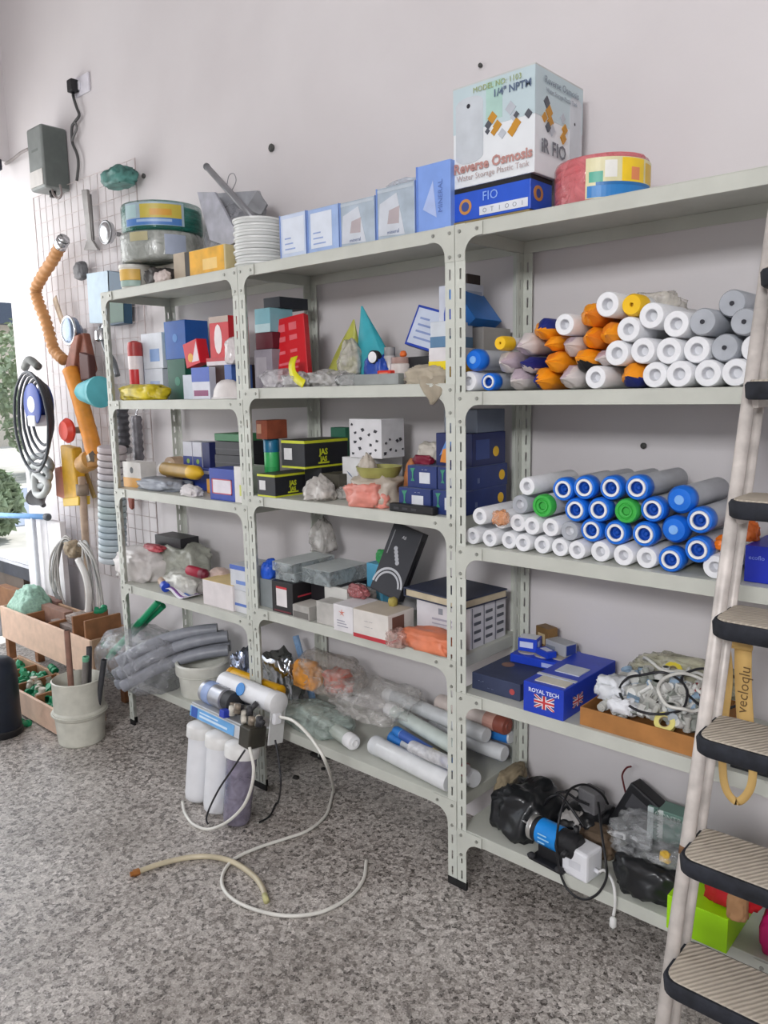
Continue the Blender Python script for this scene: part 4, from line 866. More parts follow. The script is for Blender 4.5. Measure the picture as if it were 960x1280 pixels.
bc = carton('brown_carton','small brown carton on the tin at the back left','carton',-.962,-.9,.05,.1,z+.2048,.07,mat('8f4a33',.6,var=.2)); dec(bc,'F',.1,.3,.5,.8,mat('b98a6e',.5),'pale_print'); dec(bc,'T',.05,.05,.95,.95,mat('6a3a2a',.6),'lid_top')
wb = carton('white_carton','plain white carton under the patterned one on the third shelf','carton',PY(428,590,.16).x,PY(466,592,.16).x,.16,.16,z,.145,mat('dcdcdc',.5)); 
for (u,v,s) in ((.25,.6,.1),(.5,.45,.12),(.7,.3,.1)): dec(wb,'F',0,0,0,0,mat('6f7f9a',.5),'print_mark',.0008,[(u-s,v+.06),(u,v),(u+s,v-.1),(u,v-.05)])
pb_ = carton('patterned_carton','white carton scattered with dark symbols standing above the third shelf','carton',PY(437,560,.15).x,PY(477,562,.15).x,.15,.12,z+.1455,.135,mat('dedde0',.5))
g=random.Random(4); sym=mat('3a3a40',.6)
for f,n in (('F',13),('R',8)):
    for k in range(n):
        c_=k%4; u=.14+.24*c_+g.uniform(-.06,.06); v=.15+.23*(k//4)+g.uniform(-.05,.05)+(.1 if c_%2 else 0); s=g.uniform(.03,.055); a=g.uniform(0,3)
        dec(pb_,f,0,0,0,0,sym,'printed_symbol',.0008,[(u+s*math.cos(a)*1.4,v+s*math.sin(a)),(u+s*math.cos(a+2),v+s*math.sin(a+2)),(u+s*math.cos(a+3.6)*1.2,v+s*math.sin(a+3.6)),(u+s*math.cos(a+5),v+s*math.sin(a+5))])
bgm = film('b5aa9c',.78,.3)
bb_=empty('beige_bag','beige plastic bag holding an olive bowl on the third shelf','plastic bag',(PY(468,602,.06).x,.085,z))
bag('bag_film','','',(0,0,.0),(.19,.15,.115),mat('b3a89a',.4,var=.12),61,.22,parent=bb_)
b=B(); b.lathe([(.062,.095),(.076,.125),(.078,.13),(.072,.13),(.058,.1)],28); smooth_angle(b.build('bowl_rim',mat('9c9a58',.4,var=.15),bb_),40)
bag('bag_knot','','',(-.035,-.02,.1),(.075,.06,.075),mat('c0b6a9',.4,var=.1),62,.35,parent=bb_,pinch=.6)
bag('pink_bag','salmon pink plastic bag lying at the front of the third shelf','plastic bag',(PY(449,632,-.0).x,.045,z),(.19,.11,.085),mat('d98a7c',.4,var=.1),63,.32)
bag('white_bag','clear white knotted bag left of the pink bag','plastic bag',(PY(394,628,.03).x,.055,z),(.13,.1,.095),film('cfcac4',.7,.25),64,.35,pinch=.55)
bag('clear_bag','flat clear bag behind the pink bag on the third shelf','plastic bag',(-.56,.14,z),(.1,.1,.05),film('d6d3ce',.5),65,.3)
NB = mat('2a3a72',.45,var=.08); wl=mat('d2d6dc',.5); gr=mat('3f8f72',.5)
def navy(label,x0,x1,y0,d,zz,h):
    o = carton('navy_carton',label,'carton',x0,x1,y0,d,zz,h,NB,'navy cartons on the third shelf')
    dec(o,'F',.42,.22,.78,.72,wl,'white_label'); dec(o,'F',0,0,0,0,gr,'plant_print',.0008,[(.12,.3),(.26,.3),(.2,.45),(.22,.75),(.28,.9),(.1,.88),(.16,.7),(.17,.45)]); text(o,'F',.6,.86,.01,'--  ---',wl); text(o,'R',.3,.4,h*.25,'|||',mat('7f8cae',.5)); disc(o,'R',.86,.5,.016,YEL,'yellow_disc'); dec(o,'T',.01,.01,.99,.99,mat('5b6788',.5),'pale_top'); return o  # top face is a paler grey blue than the sides
navy('navy carton with a plant print, lower row, behind the black adaptor',-.245,-.118,.03,.24,z,.073)
navy('navy carton with a plant print, lower row, against the double post',-.113,.0-.004,.035,.24,z,.073)
navy('navy carton with a white label, upper row, left',-.225,-.11,.05,.22,z+.0738,.068)
navy('navy carton with a white label, upper row, behind the double post',-.105,-.004,.05,.23,z+.0738,.068)
nv = carton('big_navy_carton','large navy carton with an orange figure printed on its front','carton',-.15,-.012,.1,.18,z+.1424,.1,mat('222c5e',.4)); 
dec(nv,'F',0,0,0,0,mat('5a86c8',.4),'blue_flare',.0007,[(.1,.3),(.4,.55),(.5,1),(.3,.8)]); dec(nv,'F',0,0,0,0,mat('e08f3a',.4),'orange_figure',.001,[(.12,.1),(.4,.08),(.42,.4),(.34,.55),(.2,.5)]); disc(nv,'R',.7,.4,.016,YEL,'yellow_disc'); dec(nv,'R',.1,.2,.5,.8,mat('3a4c86',.5),'side_print')
gb_ = carton('slate_box','grey slate box on top of the large navy carton','box',-.14,-.015,.13,.15,z+.2428,.07,mat('6d7686',.5)); dec(gb_,'F',.1,.3,.6,.7,mat('838c9a',.5),'pale_print')
for f in 'FR': pass
rw = bag('snack_bag','small white, red and green bag above the navy cartons','plastic bag',(-.215,.16,z+.1422),(.095,.07,.07),mat('c9c3b8',.4,var=.12),66,.3); 
bag('maroon_pack','small maroon pack beside the large navy carton','packet',(-.205,.105,z+.1422),(.085,.03,.03),mat('7c1f35',.4,var=.2),67,.25)
bag('orange_pack','small orange pack at the left end of the navy cartons','packet',(-.27,.13,z),(.05,.06,.16),mat('b8774a',.5,var=.2),68,.3)
aa = carton('black_adaptor','flat black device lying in front of the navy cartons','device',PY(486,642,-.0).x,PY(541,645,-.0).x,.0,.028,z,.026,BLK,bevel=.005)
for k in range(3): dec(aa,'F',.12+.2*k,.35,.24+.2*k,.6,mat('3d3d42',.4),'socket')
# --- fourth shelf
z=M4
bk_=carton('black_carton','black carton with a white and red label at the left','carton',-.862,-.745,.012,.3,z,.118,mat('1e1c1f',.4)); dec(bk_,'F',.22,.22,.72,.78,mat('dad6d6',.5),'white_label'); dec(bk_,'F',.22,.78,.72,.85,mat('c4323a',.5),'red_strip'); dec(bk_,'R',.08,.55,.35,.6,mat('b03440',.5),'red_line'); dec(bk_,'F',.1,.04,.9,.09,mat('6a2b33',.5),'red_line')
CLR = film('b9c3c4',.6,.15)
def capbox(label,x0,x1,y0,d,zz,h,n):
    o = carton('clear_box',label,'box',x0,x1,y0,d,zz,h,film('aeb8ba',.42,.15),'clear boxes on the black carton',bevel=.003)
    for k in range(n):
        b=B(); w=x1-x0; cxk=-w/2+(k+.5)*w/n; b.lathe([(.001,.004),(min(.016,w/n*.42),.004),(min(.016,w/n*.42),h*.8),(min(.011,w/n*.3),h*.86)],14,Matrix.Translation((cxk,-.0,0))); smooth_angle(b.build('cap',mat('6f7a80',.4,var=.2),o),40)
    dec(o,'T',0,0,1,1,mat('c6cdcd',.35),'lid_top'); return o
capbox('grey clear lidded box, lower, on the black carton',-.86,-.75,.03,.2,z+.1188,.034,4)
capbox('grey clear lidded box, upper, on the black carton',-.865,-.755,.02,.22,z+.1536,.034,4)
capbox('long clear box of round caps at the right on the black carton',-.745,-.6,.06,.2,z+.1188,.055,6)
carton('plinth_carton','black carton under the long clear box','carton',-.742,-.585,.1,.21,z,.118,mat('242226',.45))
bag('blue_wrap','bright blue crumpled wrap at the far left behind the post','wrap',(-.925,.06,z+.11),(.06,.07,.075),mat('2f62d6',.35,var=.15),71,.25)
carton('dull_box','grey box standing at the far left behind the post under the blue wrap','box',-.955,-.872,.03,.1,z,.1095,mat('8d9496',.5))
bag('clear_bag','clear grey bag standing on the boxes at the back beside the rear post','plastic bag',(-.85,.27,z+.1885),(.14,.09,.14),film('c2bdb8',.6),72,.35,pinch=.45)
sv=carton('silver_box','small silver grey box in front of the black carton','box',-.735,-.648,-.0,.09,z,.05,mat('a7a49f',.4,var=.2)); dec(sv,'F',.05,.1,.95,.55,mat('6d6a66',.5),'dark_window'); dec(sv,'T',.02,.02,.98,.98,mat('c4c0b8',.5),'lid_top')
w1=carton('white_box','white box with an open flap behind the silver box','box',-.66,-.545,.09,.1,z,.115,mat('d6d5d0',.5)); dec(w1,'T',.0,.46,1,.5,mat('3a3836',.6),'open_gap')
w2=carton('grey_white_box','greyish white crumpled box in front of the open white box','box',-.62,-.53,.01,.07,z,.08,mat('b7b4af',.6,var=.12))
bag('tissue_wad','grey crumpled bag of small parts behind the star printed box','plastic bag',(-.52,.15,z),(.11,.1,.12),film('b3aaa4',.65),73,.4)
bag('red_parts','small bag of red parts on the greyish boxes','plastic bag',(-.5,.1,z+.095),(.1,.06,.05),film('b4686a',.6),74,.4)
w3=carton('star_box','white box with an orange red star print on its front','box',-.512,-.42,-.012,.13,z,.093,mat('d9d6d8',.5)); 
for k in range(5):
    a=k*1.257+.3; dec(w3,'F',0,0,0,0,mat('d8603a',.5),'star_print',.0009,[(.45,.72),(.45+.16*math.cos(a),.72+.13*math.sin(a)),(.45+.05*math.cos(a+.6),.72+.05*math.sin(a+.6))])
for k in range(3): dec(w3,'F',.2,.2+.1*k,.75-.08*k,.23+.1*k,mat('9b9aa6',.5),'print_line')
w4=carton('red_base_box','white carton with a red base and cream flaps','carton',-.41,-.255,-.02,.13,z,.095,mat('d6d1cb',.5)); dec(w4,'F',0,0,1,.14,mat('b8353f',.5),'red_base'); dec(w4,'R',0,0,1,.1,mat('b8353f',.5),'red_base'); dec(w4,'T',.0,.0,.97,.97,mat('c2b6a6',.6),'flap_top'); dec(w4,'R',.15,.35,.6,.9,mat('6d4a3e',.6),'open_gap'); text(w4,'F',.45,.65,.014,'~~ ~~',mat('8c8a93',.5)); text(w4,'F',.45,.45,.014,'~~~ ~',mat('8c8a93',.5))
# black book box with a chrome ring, leaning back
kb2=leaning('black_book_box','black box with a chrome ring print leaning on the cartons','box',-.385,.12,z+.0955,.13,.035,.245,mat('2a2a2e',.35,var=.05),ry=R(13),rx=R(-18))
dec(kb2,'F',.02,.02,.98,.98,mat('35363b',.35),'front_panel',.0005)
P_,U_,V_,N_=face_fr(kb2,'F')
b=B(); rs=[]
for rr_ in ((.058,.066),(.046,.053)):
    b=B(); rs=[]
    for k in range(19):
        a=R(10+k*170/18); rs.append([P_+U_*.5+V_*.12+Vector((math.cos(a)*q,-.0012-l,math.sin(a)*q)) for q,l in ((rr_[0],0),(rr_[1],0),(rr_[1],.0006),(rr_[0],.0006))])
    b.rings(rs); b.build('chrome_ring_print',mat('c3c5c9',.3,.3),kb2)
for k in range(5):
    a=R(58); c0=P_+U_*.34+V_*(.56+.03*k)+U_*(.03*k); disc(kb2,'F',.36+.05*k,.66-.045*k,.008,mat('b9bbc0',.3,.3),'chrome_link',.0014,14)
text(kb2,'F',.5,.84,.016,'All',mat('c9cacd',.4)); dec(kb2,'F',.12,.55,.15,.9,mat('85868a',.5),'print_line'); dec(kb2,'R',.35,.1,.65,.9,mat('1a1a1c',.35),'side_panel')
bag('cork_bit','small amber cork at the foot of the black box','cork',(-.325,.085,z+.0955),(.03,.03,.03),mat('a3954c',.5),75,.15)
bl_=carton('sky_carton','small sky blue carton standing behind the black leaning box','carton',-.56,-.485,.21,.07,z,.19,mat('5aa6c8',.45)); dec(bl_,'F',.1,.1,.9,.5,mat('7fc0da',.45),'pale_print')
bag('green_wrap','green wrap on top of the small sky blue carton','wrap',(-.5,.245,z+.1905),(.075,.05,.05),mat('3f9f5a',.45,var=.15),76,.25)
pw=carton('print_carton','white carton with rows of dark print under the navy ledger','carton',-.235,.0-.02,.1,.2,z,.135,mat('d3d2d6',.5)); dec(pw,'F',.42,.7,.5,.85,GREYINK,'emblem_print'); dec(pw,'F',.3,.55,.75,.6,mat('a8a7b4',.5),'print_line'); dec(pw,'F',.3,.45,.7,.48,mat('a8a7b4',.5),'print_line')
for c_ in range(3):
    dec(pw,'R',.04+.32*c_,.02,.06+.32*c_,.98,mat('7d7f86',.5),'column_line')
    for k in range(4): dec(pw,'R',.1+.32*c_,.15+.2*k,.28+.32*c_,.22+.2*k,mat('55585f',.5),'print_line')
le=empty('ledger','navy hardback ledger lying on the printed white carton','ledger',(-.14,.185,z+.1355),R(-6))
B().box((-.128,-.11,.0),(.128,.11,.004)).build('cover',mat('2b3248',.5),le,bevel=.001); B().box((-.122,-.106,.004),(.124,.106,.026)).build('page_block',mat('c2b59a',.7,var=.1),le); B().box((-.128,-.11,.026),(.128,.11,.031)).build('cover',mat('2f364c',.5,var=.08),le,bevel=.001); B().box((-.131,-.11,.0),(-.126,.11,.031)).build('spine',mat('262c40',.5),le,bevel=.001)
bag('orange_bag','orange net bag lying in front of the printed carton','plastic bag',(-.13,.04,z),(.25,.12,.065),mat('d97f5c',.45,var=.12),77,.25)
bag('clear_bag','clear bag with a red tint in front of the red based carton','plastic bag',(-.235,.0,z),(.1,.07,.06),film('c9a49a',.45),78,.35)
# --- bottom shelf: wrapped tubes under film
z=M5
def tube_roll(name,label,a,c,r,m,ends,extra=None,capm=None,n=20):
    """long roll from a to c with shaped ends"""
    a=Vector(a); c=Vector(c); L=(c-a).length; o=empty(name,label,'filter tube',a); o.rotation_euler=(c-a).to_track_quat('Z','Y').to_euler()
    b=B(); b.lathe([(r*.9,.0),(r,.006),(r,L-.006),(r*.9,L)],n); smooth_angle(b.build('tube_body',m,o),35)
    if ends: 
        b=B(); b.lathe([(r*.3,-.014),(r*.42,-.016),(r*.5,-.012),(r*.9,-.01),(r*1.04,-.004),(r*1.04,.03),(r*1.0,.032)],n); smooth_angle(b.build('end_cap',capm or WHT,o),35)
        b=B(); b.lathe([(r*.3,-.014),(r*.26,.004)],n,None,False,True); smooth_angle(b.build('core',mat('77797c',.5),o),35)
    for (z0,z1,a0,a1,mm) in (extra or []): band(o,r*1.005,z0*L,z1*L,R(a0),R(a1),mm,'printed_band')
    return o
NVY=mat('2a3f9c',.4); LBL=mat('2f7fd0',.4); RDD=mat('b8304a',.4)
def seg(p,c,yp,yc): return PY(*p,yp),PY(*c,yc)
TB=mat('d3d6d8',.3,var=.06)
a,c=PZ(421,936,z),None
tube_roll('filter_tube','grey green tube with a white end cap pointing at the room',(-.49,.045,z+.031),(-.80,.13,z+.031),.0265,mat('b4bcb4',.35),True)
tube_roll('filter_tube','fat white wrapped tube nearest the front edge of the bottom shelf',(-.41,.075,z+.034),(.0-.05,.03,z+.034),.032,mat('d9dbdc',.3,var=.05),True,None,mat('cfd2d4',.4))
tube_roll('filter_tube','white tube with a blue stripe and blue end lying second from the front',(-.395,.16,z+.033),(.01,.085,z+.04),.028,TB,True,[(.2,.95,-60,-25,NVY),(.05,.16,-180,180,LBL)],LBL)
tube_roll('filter_tube','tube with a navy printed band and red tip in the pile',(-.36,.135,z+.078),(-.03,.05,z+.078),.017,TB,True,[(.1,.6,-180,180,mat('3b5fae',.4)),(.6,.68,-180,180,mat('c9b25a',.4)),(.78,.93,-180,180,NVY),(.94,.99,-180,180,RDD)],LBL)
tube_roll('filter_tube','pale green tube lying high in the pile under the film',(-.45,.2,z+.115),(-.08,.12,z+.1),.026,mat('c5cfc9',.35),True)
tube_roll('filter_tube','white tube lying highest at the back of the pile',(-.52,.27,z+.13),(-.04,.22,z+.125),.027,TB,True,[(.6,.95,-80,-30,mat('8d6a5c',.5))])
tube_roll('filter_tube','navy striped tube passing behind the double post',(-.3,.26,z+.066),(.012,.25,z+.066),.027,TB,True,[(.35,.98,-110,-10,NVY)])
tube_roll('filter_tube','short roll with a brown red end showing behind the double post',(.0,.27,z+.155),(-.3,.3,z+.15),.03,mat('dccfc8',.4),True,[(.0,.25,-180,180,mat('c99a8c',.5))],mat('8a4a3c',.5))
tube_roll('filter_tube','blue labelled tube under the roll with the brown red end',(-.28,.3,z+.095),(.0,.31,z+.1),.024,TB,True,[(.6,.98,-180,180,LBL)])
tube_roll('filter_tube','clear wrapped tube at the front right with a pink tip',(-.22,.045,z+.098),(.015,.03,z+.095),.021,film('d2d2d4',.7),False,[(.75,.92,-180,180,mat('4a78b0',.4)),(.93,.99,-180,180,RDD)])
cf=film('d6d3cf',.26,.1)
bag('clear_sheet','large crumpled clear film heaped over the filter tubes','plastic film',(-.5,.17,z+.11),(.44,.25,.11),cf,81,.3)
bag('clear_sheet','greenish clear film sagging over the left end of the bottom shelf','plastic film',(-.74,.1,z),(.36,.17,.085),film('b9c8c0',.5),82,.22)
bag('orange_pack','orange and yellow packets showing through the clear film','packet',(-.83,.15,z+.125),(.14,.1,.11),mat('d8923c',.4,var=.3),83,.3)
bag('red_pack','shiny red orange packet under the clear film','packet',(-.68,.17,z+.14),(.13,.1,.09),mat('c4472c',.3,var=.3),84,.3)
bag('clear_sheet','clear film peak over the orange packets beside the rear post','plastic film',(-.74,.18,z+.13),(.34,.2,.14),film('c9bfb6',.3,.12),85,.3)
# ------------------------------------------------------------------ unit nearest the doorway
N2, N3, N4, N5 = L1[1:]
# --- top
Zt = 2.0
ybx = carton('yellow_carton','yellow carton with a dark end on top of the unit by the doorway','carton',PY(232,340,.04).x,PY(282,330,.04).x,.04,.16,Zt,.1,mat('cdbf94',.5)); dec(ybx,'F',.12,.02,.97,.98,mat('e2a81e',.45,var=.15),'yellow_front'); dec(ybx,'F',0,.0,.12,1,mat('26221e',.5),'dark_end'); dec(ybx,'F',.45,.2,.8,.6,mat('ecc777',.45),'pale_print')
bxx = carton('beige_carton','slim beige carton left of the yellow one on top','carton',PY(215,345,.05).x,PY(229,345,.05).x,.06,.14,Zt,.11,mat('b8ab98',.6))
bag('black_bundle','dark bundle of fittings between the beige carton and the small tub','bundle',(PY(203,345,.1).x,.1,Zt),(.15,.14,.08),mat('3a3634',.5,var=.3),91,.35)
bag('white_scraps','crumpled white and pink paper scraps in front of the dark bundle','paper',(PY(202,350,.03).x,.035,Zt),(.1,.05,.055),mat('cfc2bd',.7,var=.15),92,.4)
jt = empty('small_tub','small white tub with a yellow label at the left end on top','tub',(PY(166,350,.06).x,.07,Zt)); r_=.062
b=B(); b.lathe([(r_*.85,0),(r_*.9,.004),(r_,.085),(r_*1.05,.088),(r_*1.05,.1),(r_*.9,.102),(.004,.102)],28); smooth_angle(b.build('tub_body',mat('dcdad2',.4),jt),40); band(jt,r_*1.0,.035,.08,R(-100),R(-10),mat('dcb35a',.45,var=.1),'yellow_label',t=.003); band(jt,r_*.97,.01,.034,R(-100),R(-10),mat('9fb7ae',.45),'teal_label',t=.003)
# coils: grey film wrapped below, green labelled on top
def hosecoil(label,x,y,z,Ro,h,mh,mf,turns,rt,group=None):
    o = empty('hose_coil',label,'hose coil',(x,y,z),0,group)
    b=B(); pts=[((Ro-rt)*math.cos(2*math.pi*k/40),(Ro-rt)*math.sin(2*math.pi*k/40),rt+(h-2*rt)*k/(turns*40)) for k in range(turns*40+1)]; b.tube(pts,rt,8); b.build('hose',mh,o,True)
    b=B(); pts=[((Ro-3*rt)*math.cos(2*math.pi*k/40),(Ro-3*rt)*math.sin(2*math.pi*k/40),rt+(h-2*rt)*k/(turns*40)) for k in range(turns*40+1)]; b.tube(pts,rt,6); b.build('hose',mh,o,True)
    b=B(); b.lathe([(Ro*.6,.002),(Ro+.001,.001),(Ro+.004,.01),(Ro+.004,h-.01),(Ro,h+.001),(Ro*.6,h)],40,None,False,False); b.build('film_wrap',mf,o,True); return o
q1 = PY(200,300,.16)
hc1 = hosecoil('large grey green coil in clear film lying under the green labelled coil',q1.x,.17,Zt+.105,.17,.115,mat('8f958d',.4,var=.12),film('b4b8b2',.62,.15),7,.009)
band(hc1,.1745,.02,.1,R(-30),R(0),mat('a3adc0',.4),'pale_label'); band(hc1,.1745,.075,.11,R(-80),R(-52),mat('b7b08a',.4),'cream_label')
hc2 = hosecoil('green hose coil with a yellow and blue label, topmost by the wire grid',q1.x+.01,.17,Zt+.2225,.165,.115,mat('14655a',.4,var=.1),film('2f7d70',.5,.15),6,.01)
band(hc2,.1695,.016,.108,R(-92),R(-2),mat('9fb2bd',.35),'paper_label'); arcs(hc2,.17,[(.045,.1,-64,-6,mat('c3b24a',.4),.0007),(.018,.045,-90,-6,mat('4a78b8',.4),.0007),(.05,.1,-90,-70,mat('a8c4c6',.4),.0009),(.055,.08,-50,-20,mat('cf9a3c',.4),.001),(.03,.04,-70,-20,mat('9fb8d6',.4),.001)])
# hidden prop under the coil so that it rests on something
carton('support_carton','pale carton under the large grey green coil','carton',q1.x-.13,q1.x+.1,.16,.17,Zt,.104,mat('c9c3b6',.6))
q=PY(150,222,.29); bag('green_cloth','small purple and green bundle hooked on the grid corner above the green coil','bundle',(q.x,.29,q.z-.04),(.22,.14,.09),mat('4d7f78',.5,var=.4),93,.25)
# grey sheets and rod
gs = empty('grey_sheets','bag of grey plastic sheets standing behind the white plates','sheets',(PY(292,330,.2).x,.22,Zt))
gm = mat('9a9ca2',.35,var=.14)
def slab(root,name,pts,th,m):
    b=B(); b.prism(pts,(0,th,0)); o=b.build(name,m,root,bevel=.002); return o
def LP(root,l,y): return [PY(px,py,y+root.location.y)-root.location for px,py in l]
slab(gs,'sheet',LP(gs,[(246,240),(268,240),(300,300),(284,308),(262,300)],-.06),.012,mat('a9aab4',.3,var=.15))
slab(gs,'sheet',LP(gs,[(262,242),(322,238),(330,262),(318,330),(270,330)],-.0),.014,gm)
slab(gs,'sheet',LP(gs,[(306,262),(321,238),(333,256),(326,268)],-.03),.01,mat('85868a',.35))
bag('sheet_film','','',(-.03,-.0,0),(.3,.12,.3),film('a6a8ae',.4),94,.2,parent=gs)
rod=empty('metal_rod','thin grey metal rod sticking up out of the grey sheets','rod',(0,0,0)); A_,C_=PY(259,209,.24),PY(316,272,.12); B().cyl(A_,C_,.013,n=12).build('rod_tube',mat('85868a',.35,.3),rod,True); B().cyl(A_+(A_-C_)*.002,A_-(C_-A_)*.02,.0145,n=12).build('rod_tip',mat('6a6b6e',.4),rod,True)
cable('wire_loop','thin wire loop rising beside the metal rod',[PY(283,236,.2),PY(286,220,.2),PY(292,217,.2),(PY(295,226,.2)),PY(290,238,.2)],.0018,mat('8d8d90',.4))
# --- second shelf
z=N2
yp=bag('yellow_bag','yellow printed pack lying at the left end, edge of the second shelf','packet',(PY(166,497,.0).x-.02,.07,z),(.36,.13,.07),mat('c7b41f',.35,var=.35),101,.2)
rt=empty('red_tube','upright red and white tube pack near the wire grid','tube',(PY(170,497,.16).x,.17,z)); b=B(); b.lathe([(.03,0),(.032,.004),(.032,.2),(.03,.204)],20); smooth_angle(b.build('tube_body',mat('c22a2e',.4),rt),40); b=B(); b.lathe([(.0335,.2),(.034,.235),(.03,.262),(.012,.27),(.002,.27)],20); smooth_angle(b.build('cap',mat('b4413f',.4,var=.2),rt),40); band(rt,.0324,.02,.19,R(-10),R(60),mat('e0d8d8',.4),'white_panel'); band(rt,.0324,.14,.2,R(-150),R(60),mat('e4dada',.4),'white_band')
def cfront(name,label,l,r,t,y0,d,z0,h,m,cat='carton'):
    py = PROJ((PY((l+r)/2,600,y0).x, y0, z0+h/2))[1]
    return carton(name,label,cat,PY(l,py,y0).x,PY(r,py,y0).x,y0,d,z0,h,m)
c1=cfront('pale_carton','pale white and blue carton, lower of the two behind the yellow pack',178,204,0,.2,.1,z,.14,mat('cfd4de',.45)); dec(c1,'F',.4,.15,.85,.6,mat('9fb2d6',.4),'blue_print')
c2=cfront('pale_carton','pale white and blue carton, upper of the two by the blue box',177,203,0,.2,.1,z+.1405,.16,mat('d3d8e0',.45)); dec(c2,'F',.4,.2,.85,.55,mat('7f9fd0',.4),'blue_print')
c3=cfront('green_carton','dark green carton standing under the blue one',210,232,0,.19,.12,z,.175,mat('145a48',.4)); disc(c3,'F',.55,.45,.02,mat('3f8a72',.4),'round_print')
c4=cfront('blue_carton','deep blue carton standing on the dark green one',206,232,0,.19,.12,z+.1755,.165,mat('1a57a8',.4)); disc(c4,'F',.5,.55,.018,mat('4d86c8',.4),'round_print')
c3.location.x-=.0; 
dec(c4,'L',0,0,1,1,mat('2f8ab0',.4),'side_panel')
bxw=cfront('blue_label_box','white and blue label box in front of the green carton',240,262,0,.05,.08,z,.125,mat('d2d4de',.45),'box'); dec(bxw,'F',.0,.55,1,1,mat('4a63b8',.4),'blue_print'); dec(bxw,'F',.1,.1,.9,.28,mat('8a3f6a',.4),'maroon_print'); dec(bxw,'R',.0,.0,1,1,mat('c9cbd6',.45),'white_side')
sw=cfront('small_white_box','small whitish box standing by the green carton',229,241,0,.09,.08,z,.1,mat('c4ccd6',.45),'box')
db=cfront('brown_box','dark brown box behind the white dome bowl',262,297,0,.08,.16,z,.13,mat('3f2a26',.5,var=.2),'box')
rf=leaning('red_packet','red and white packet leaning on top of the label boxes','packet',PY(240,447,.1).x,.13,z+.127,.1,.05,.1,mat('cc2433',.4),ry=R(-12)); dec(rf,'F',0,0,0,0,mat('e2cfd4',.4),'white_flash',.0008,[(.45,.15),(.95,.1),(.95,.9),(.75,.6)]); disc(rf,'F',.4,.35,.018,mat('e0a53a',.4),'yellow_spot')
wl_=cfront('white_tray','flat white and red tray lying on the dark brown box',258,290,0,.08,.14,z+.1305,.03,mat('dcd3d6',.45),'tray'); dec(wl_,'F',0,.55,1,1,mat('b8323a',.4),'red_band')
bl2=cfront('blue_pack','small blue pack under the white tray near the post',281,290,0,.05,.1,z+.0,.13,mat('4a6ab0',.4),'packet')
rw2=cfront('red_can_box','red carton with a large white oval, topmost behind the post',262,286,0,.1,.1,z+.161,.16,mat('c62a33',.4)); 
dec(rw2,'F',0,0,0,0,mat('e6dcdc',.4),'white_oval',.0008,[(.45+.2*math.cos(k*.5236),.45+.36*math.sin(k*.5236)) for k in range(12)]); dec(rw2,'F',.0,.85,1,1,mat('b9a79c',.5),'pale_rim'); dec(rw2,'T',.05,.05,.95,.95,mat('c3b6ac',.5),'lid_top')
bag('white_bag','white bag stuffed behind the post right of the red carton','plastic bag',(PY(292,440,.02).x-.03,.05,z+.131),(.07,.08,.1),film('e2dcdc',.8),103,.25)
bo=empty('dome_bowl','white dome shaped bowl turned upside down beside the post','bowl',(PY(282,497,.03).x,.042,z)); b=B(); b.lathe([(.1,0),(.102,.004),(.098,.01),(.09,.034),(.07,.056),(.04,.068),(.004,.071)],32); o_=smooth_angle(b.build('bowl_shell',mat('cfc9c6',.35),bo),40); o_.scale=(.85,.36,1.05); b=B(); b.lathe([(.102,.0),(.108,.002),(.108,.006),(.1,.008)],32); o_=smooth_angle(b.build('rim',mat('dedad8',.35),bo),40); o_.scale=(.85,.37,1)
# --- third shelf
z=N3
for i,(l,r,mm,lb) in enumerate(((229,240,'d2d3dc','white and navy pack, left of three in a row'),(241,252,'d2d3dc','white and navy pack, middle of three in a row'),(253,262,'2a3164','navy pack at the right of the row of three'))):
    o=cfront('small_pack',lb+' behind the gold roll',l,r,0,.19,.08,z+.098,.11,mat(mm,.45),'packet'); o['group']='row of small packs'
    if i<2: dec(o,'F',0,0,1,.42,mat('2f3f86',.4),'navy_base'); disc(o,'F',.55,.22,.011,mat('8fb043',.4),'green_dot')
nb_=cfront('navy_box','long navy box under the row of small packs',228,272,0,.17,.12,z,.0975,mat('34479a',.4),'box'); dec(nb_,'F',0,.75,1,.9,mat('c9cbe0',.4),'white_line')
wb_=cfront('white_label_box','blue box with a large white label at the front of the third shelf',262,293,0,.02,.1,z,.125,mat('27409e',.4),'box'); dec(wb_,'F',.1,.2,.9,.68,mat('dcd6de',.45),'white_label'); 
for (u0,v0,u1,v1) in ((.1,.2,.9,.235),(.1,.645,.9,.68),(.1,.2,.14,.68),(.86,.2,.9,.68)): dec(wb_,'F',u0,v0,u1,v1,mat('b8505f',.45),'red_frame',.0012)
sw_=cfront('slim_white_box','slim white box between the blue label box and the post',293,307,0,.015,.1,z,.14,mat('dcdad6',.45),'box'); dec(sw_,'F',.45,.2,.62,.5,mat('c9cf6a',.45),'yellow_print')
od=cfront('orange_box','small orange box on top of the blue box with white label',258,272,0,.1,.06,z+.1255,.06,mat('e0a030',.4),'box')
od.location.z=z+.0005; od.location.y=.16; od.location.x=PY(264,585,.13).x
for k in range(4):
    o=cfront('black_case',['lowest','second','third','topmost'][k]+' flat black case in the stack behind the blue label box',268+k*.4,301-k*.3,0,.125,.13,z+.001+k*.0555,.055,mat('2b2b30',.45,var=.12),'case'); o['group']='stacked black cases'; dec(o,'F',0,.4,1,.48,mat('4a4a50',.5),'lid_seam')
gsb=cfront('green_case','thin green case on top of the stack of black cases',268,299,0,.13,.12,z+.2235,.03,mat('3f7a52',.45),'case')
gr_=empty('gold_roll','gold brown roll lying along the front of the third shelf','roll',(PY(196,600,.06).x-.05,.13,z+.088)); gr_.rotation_euler=(0,R(90),R(-6))
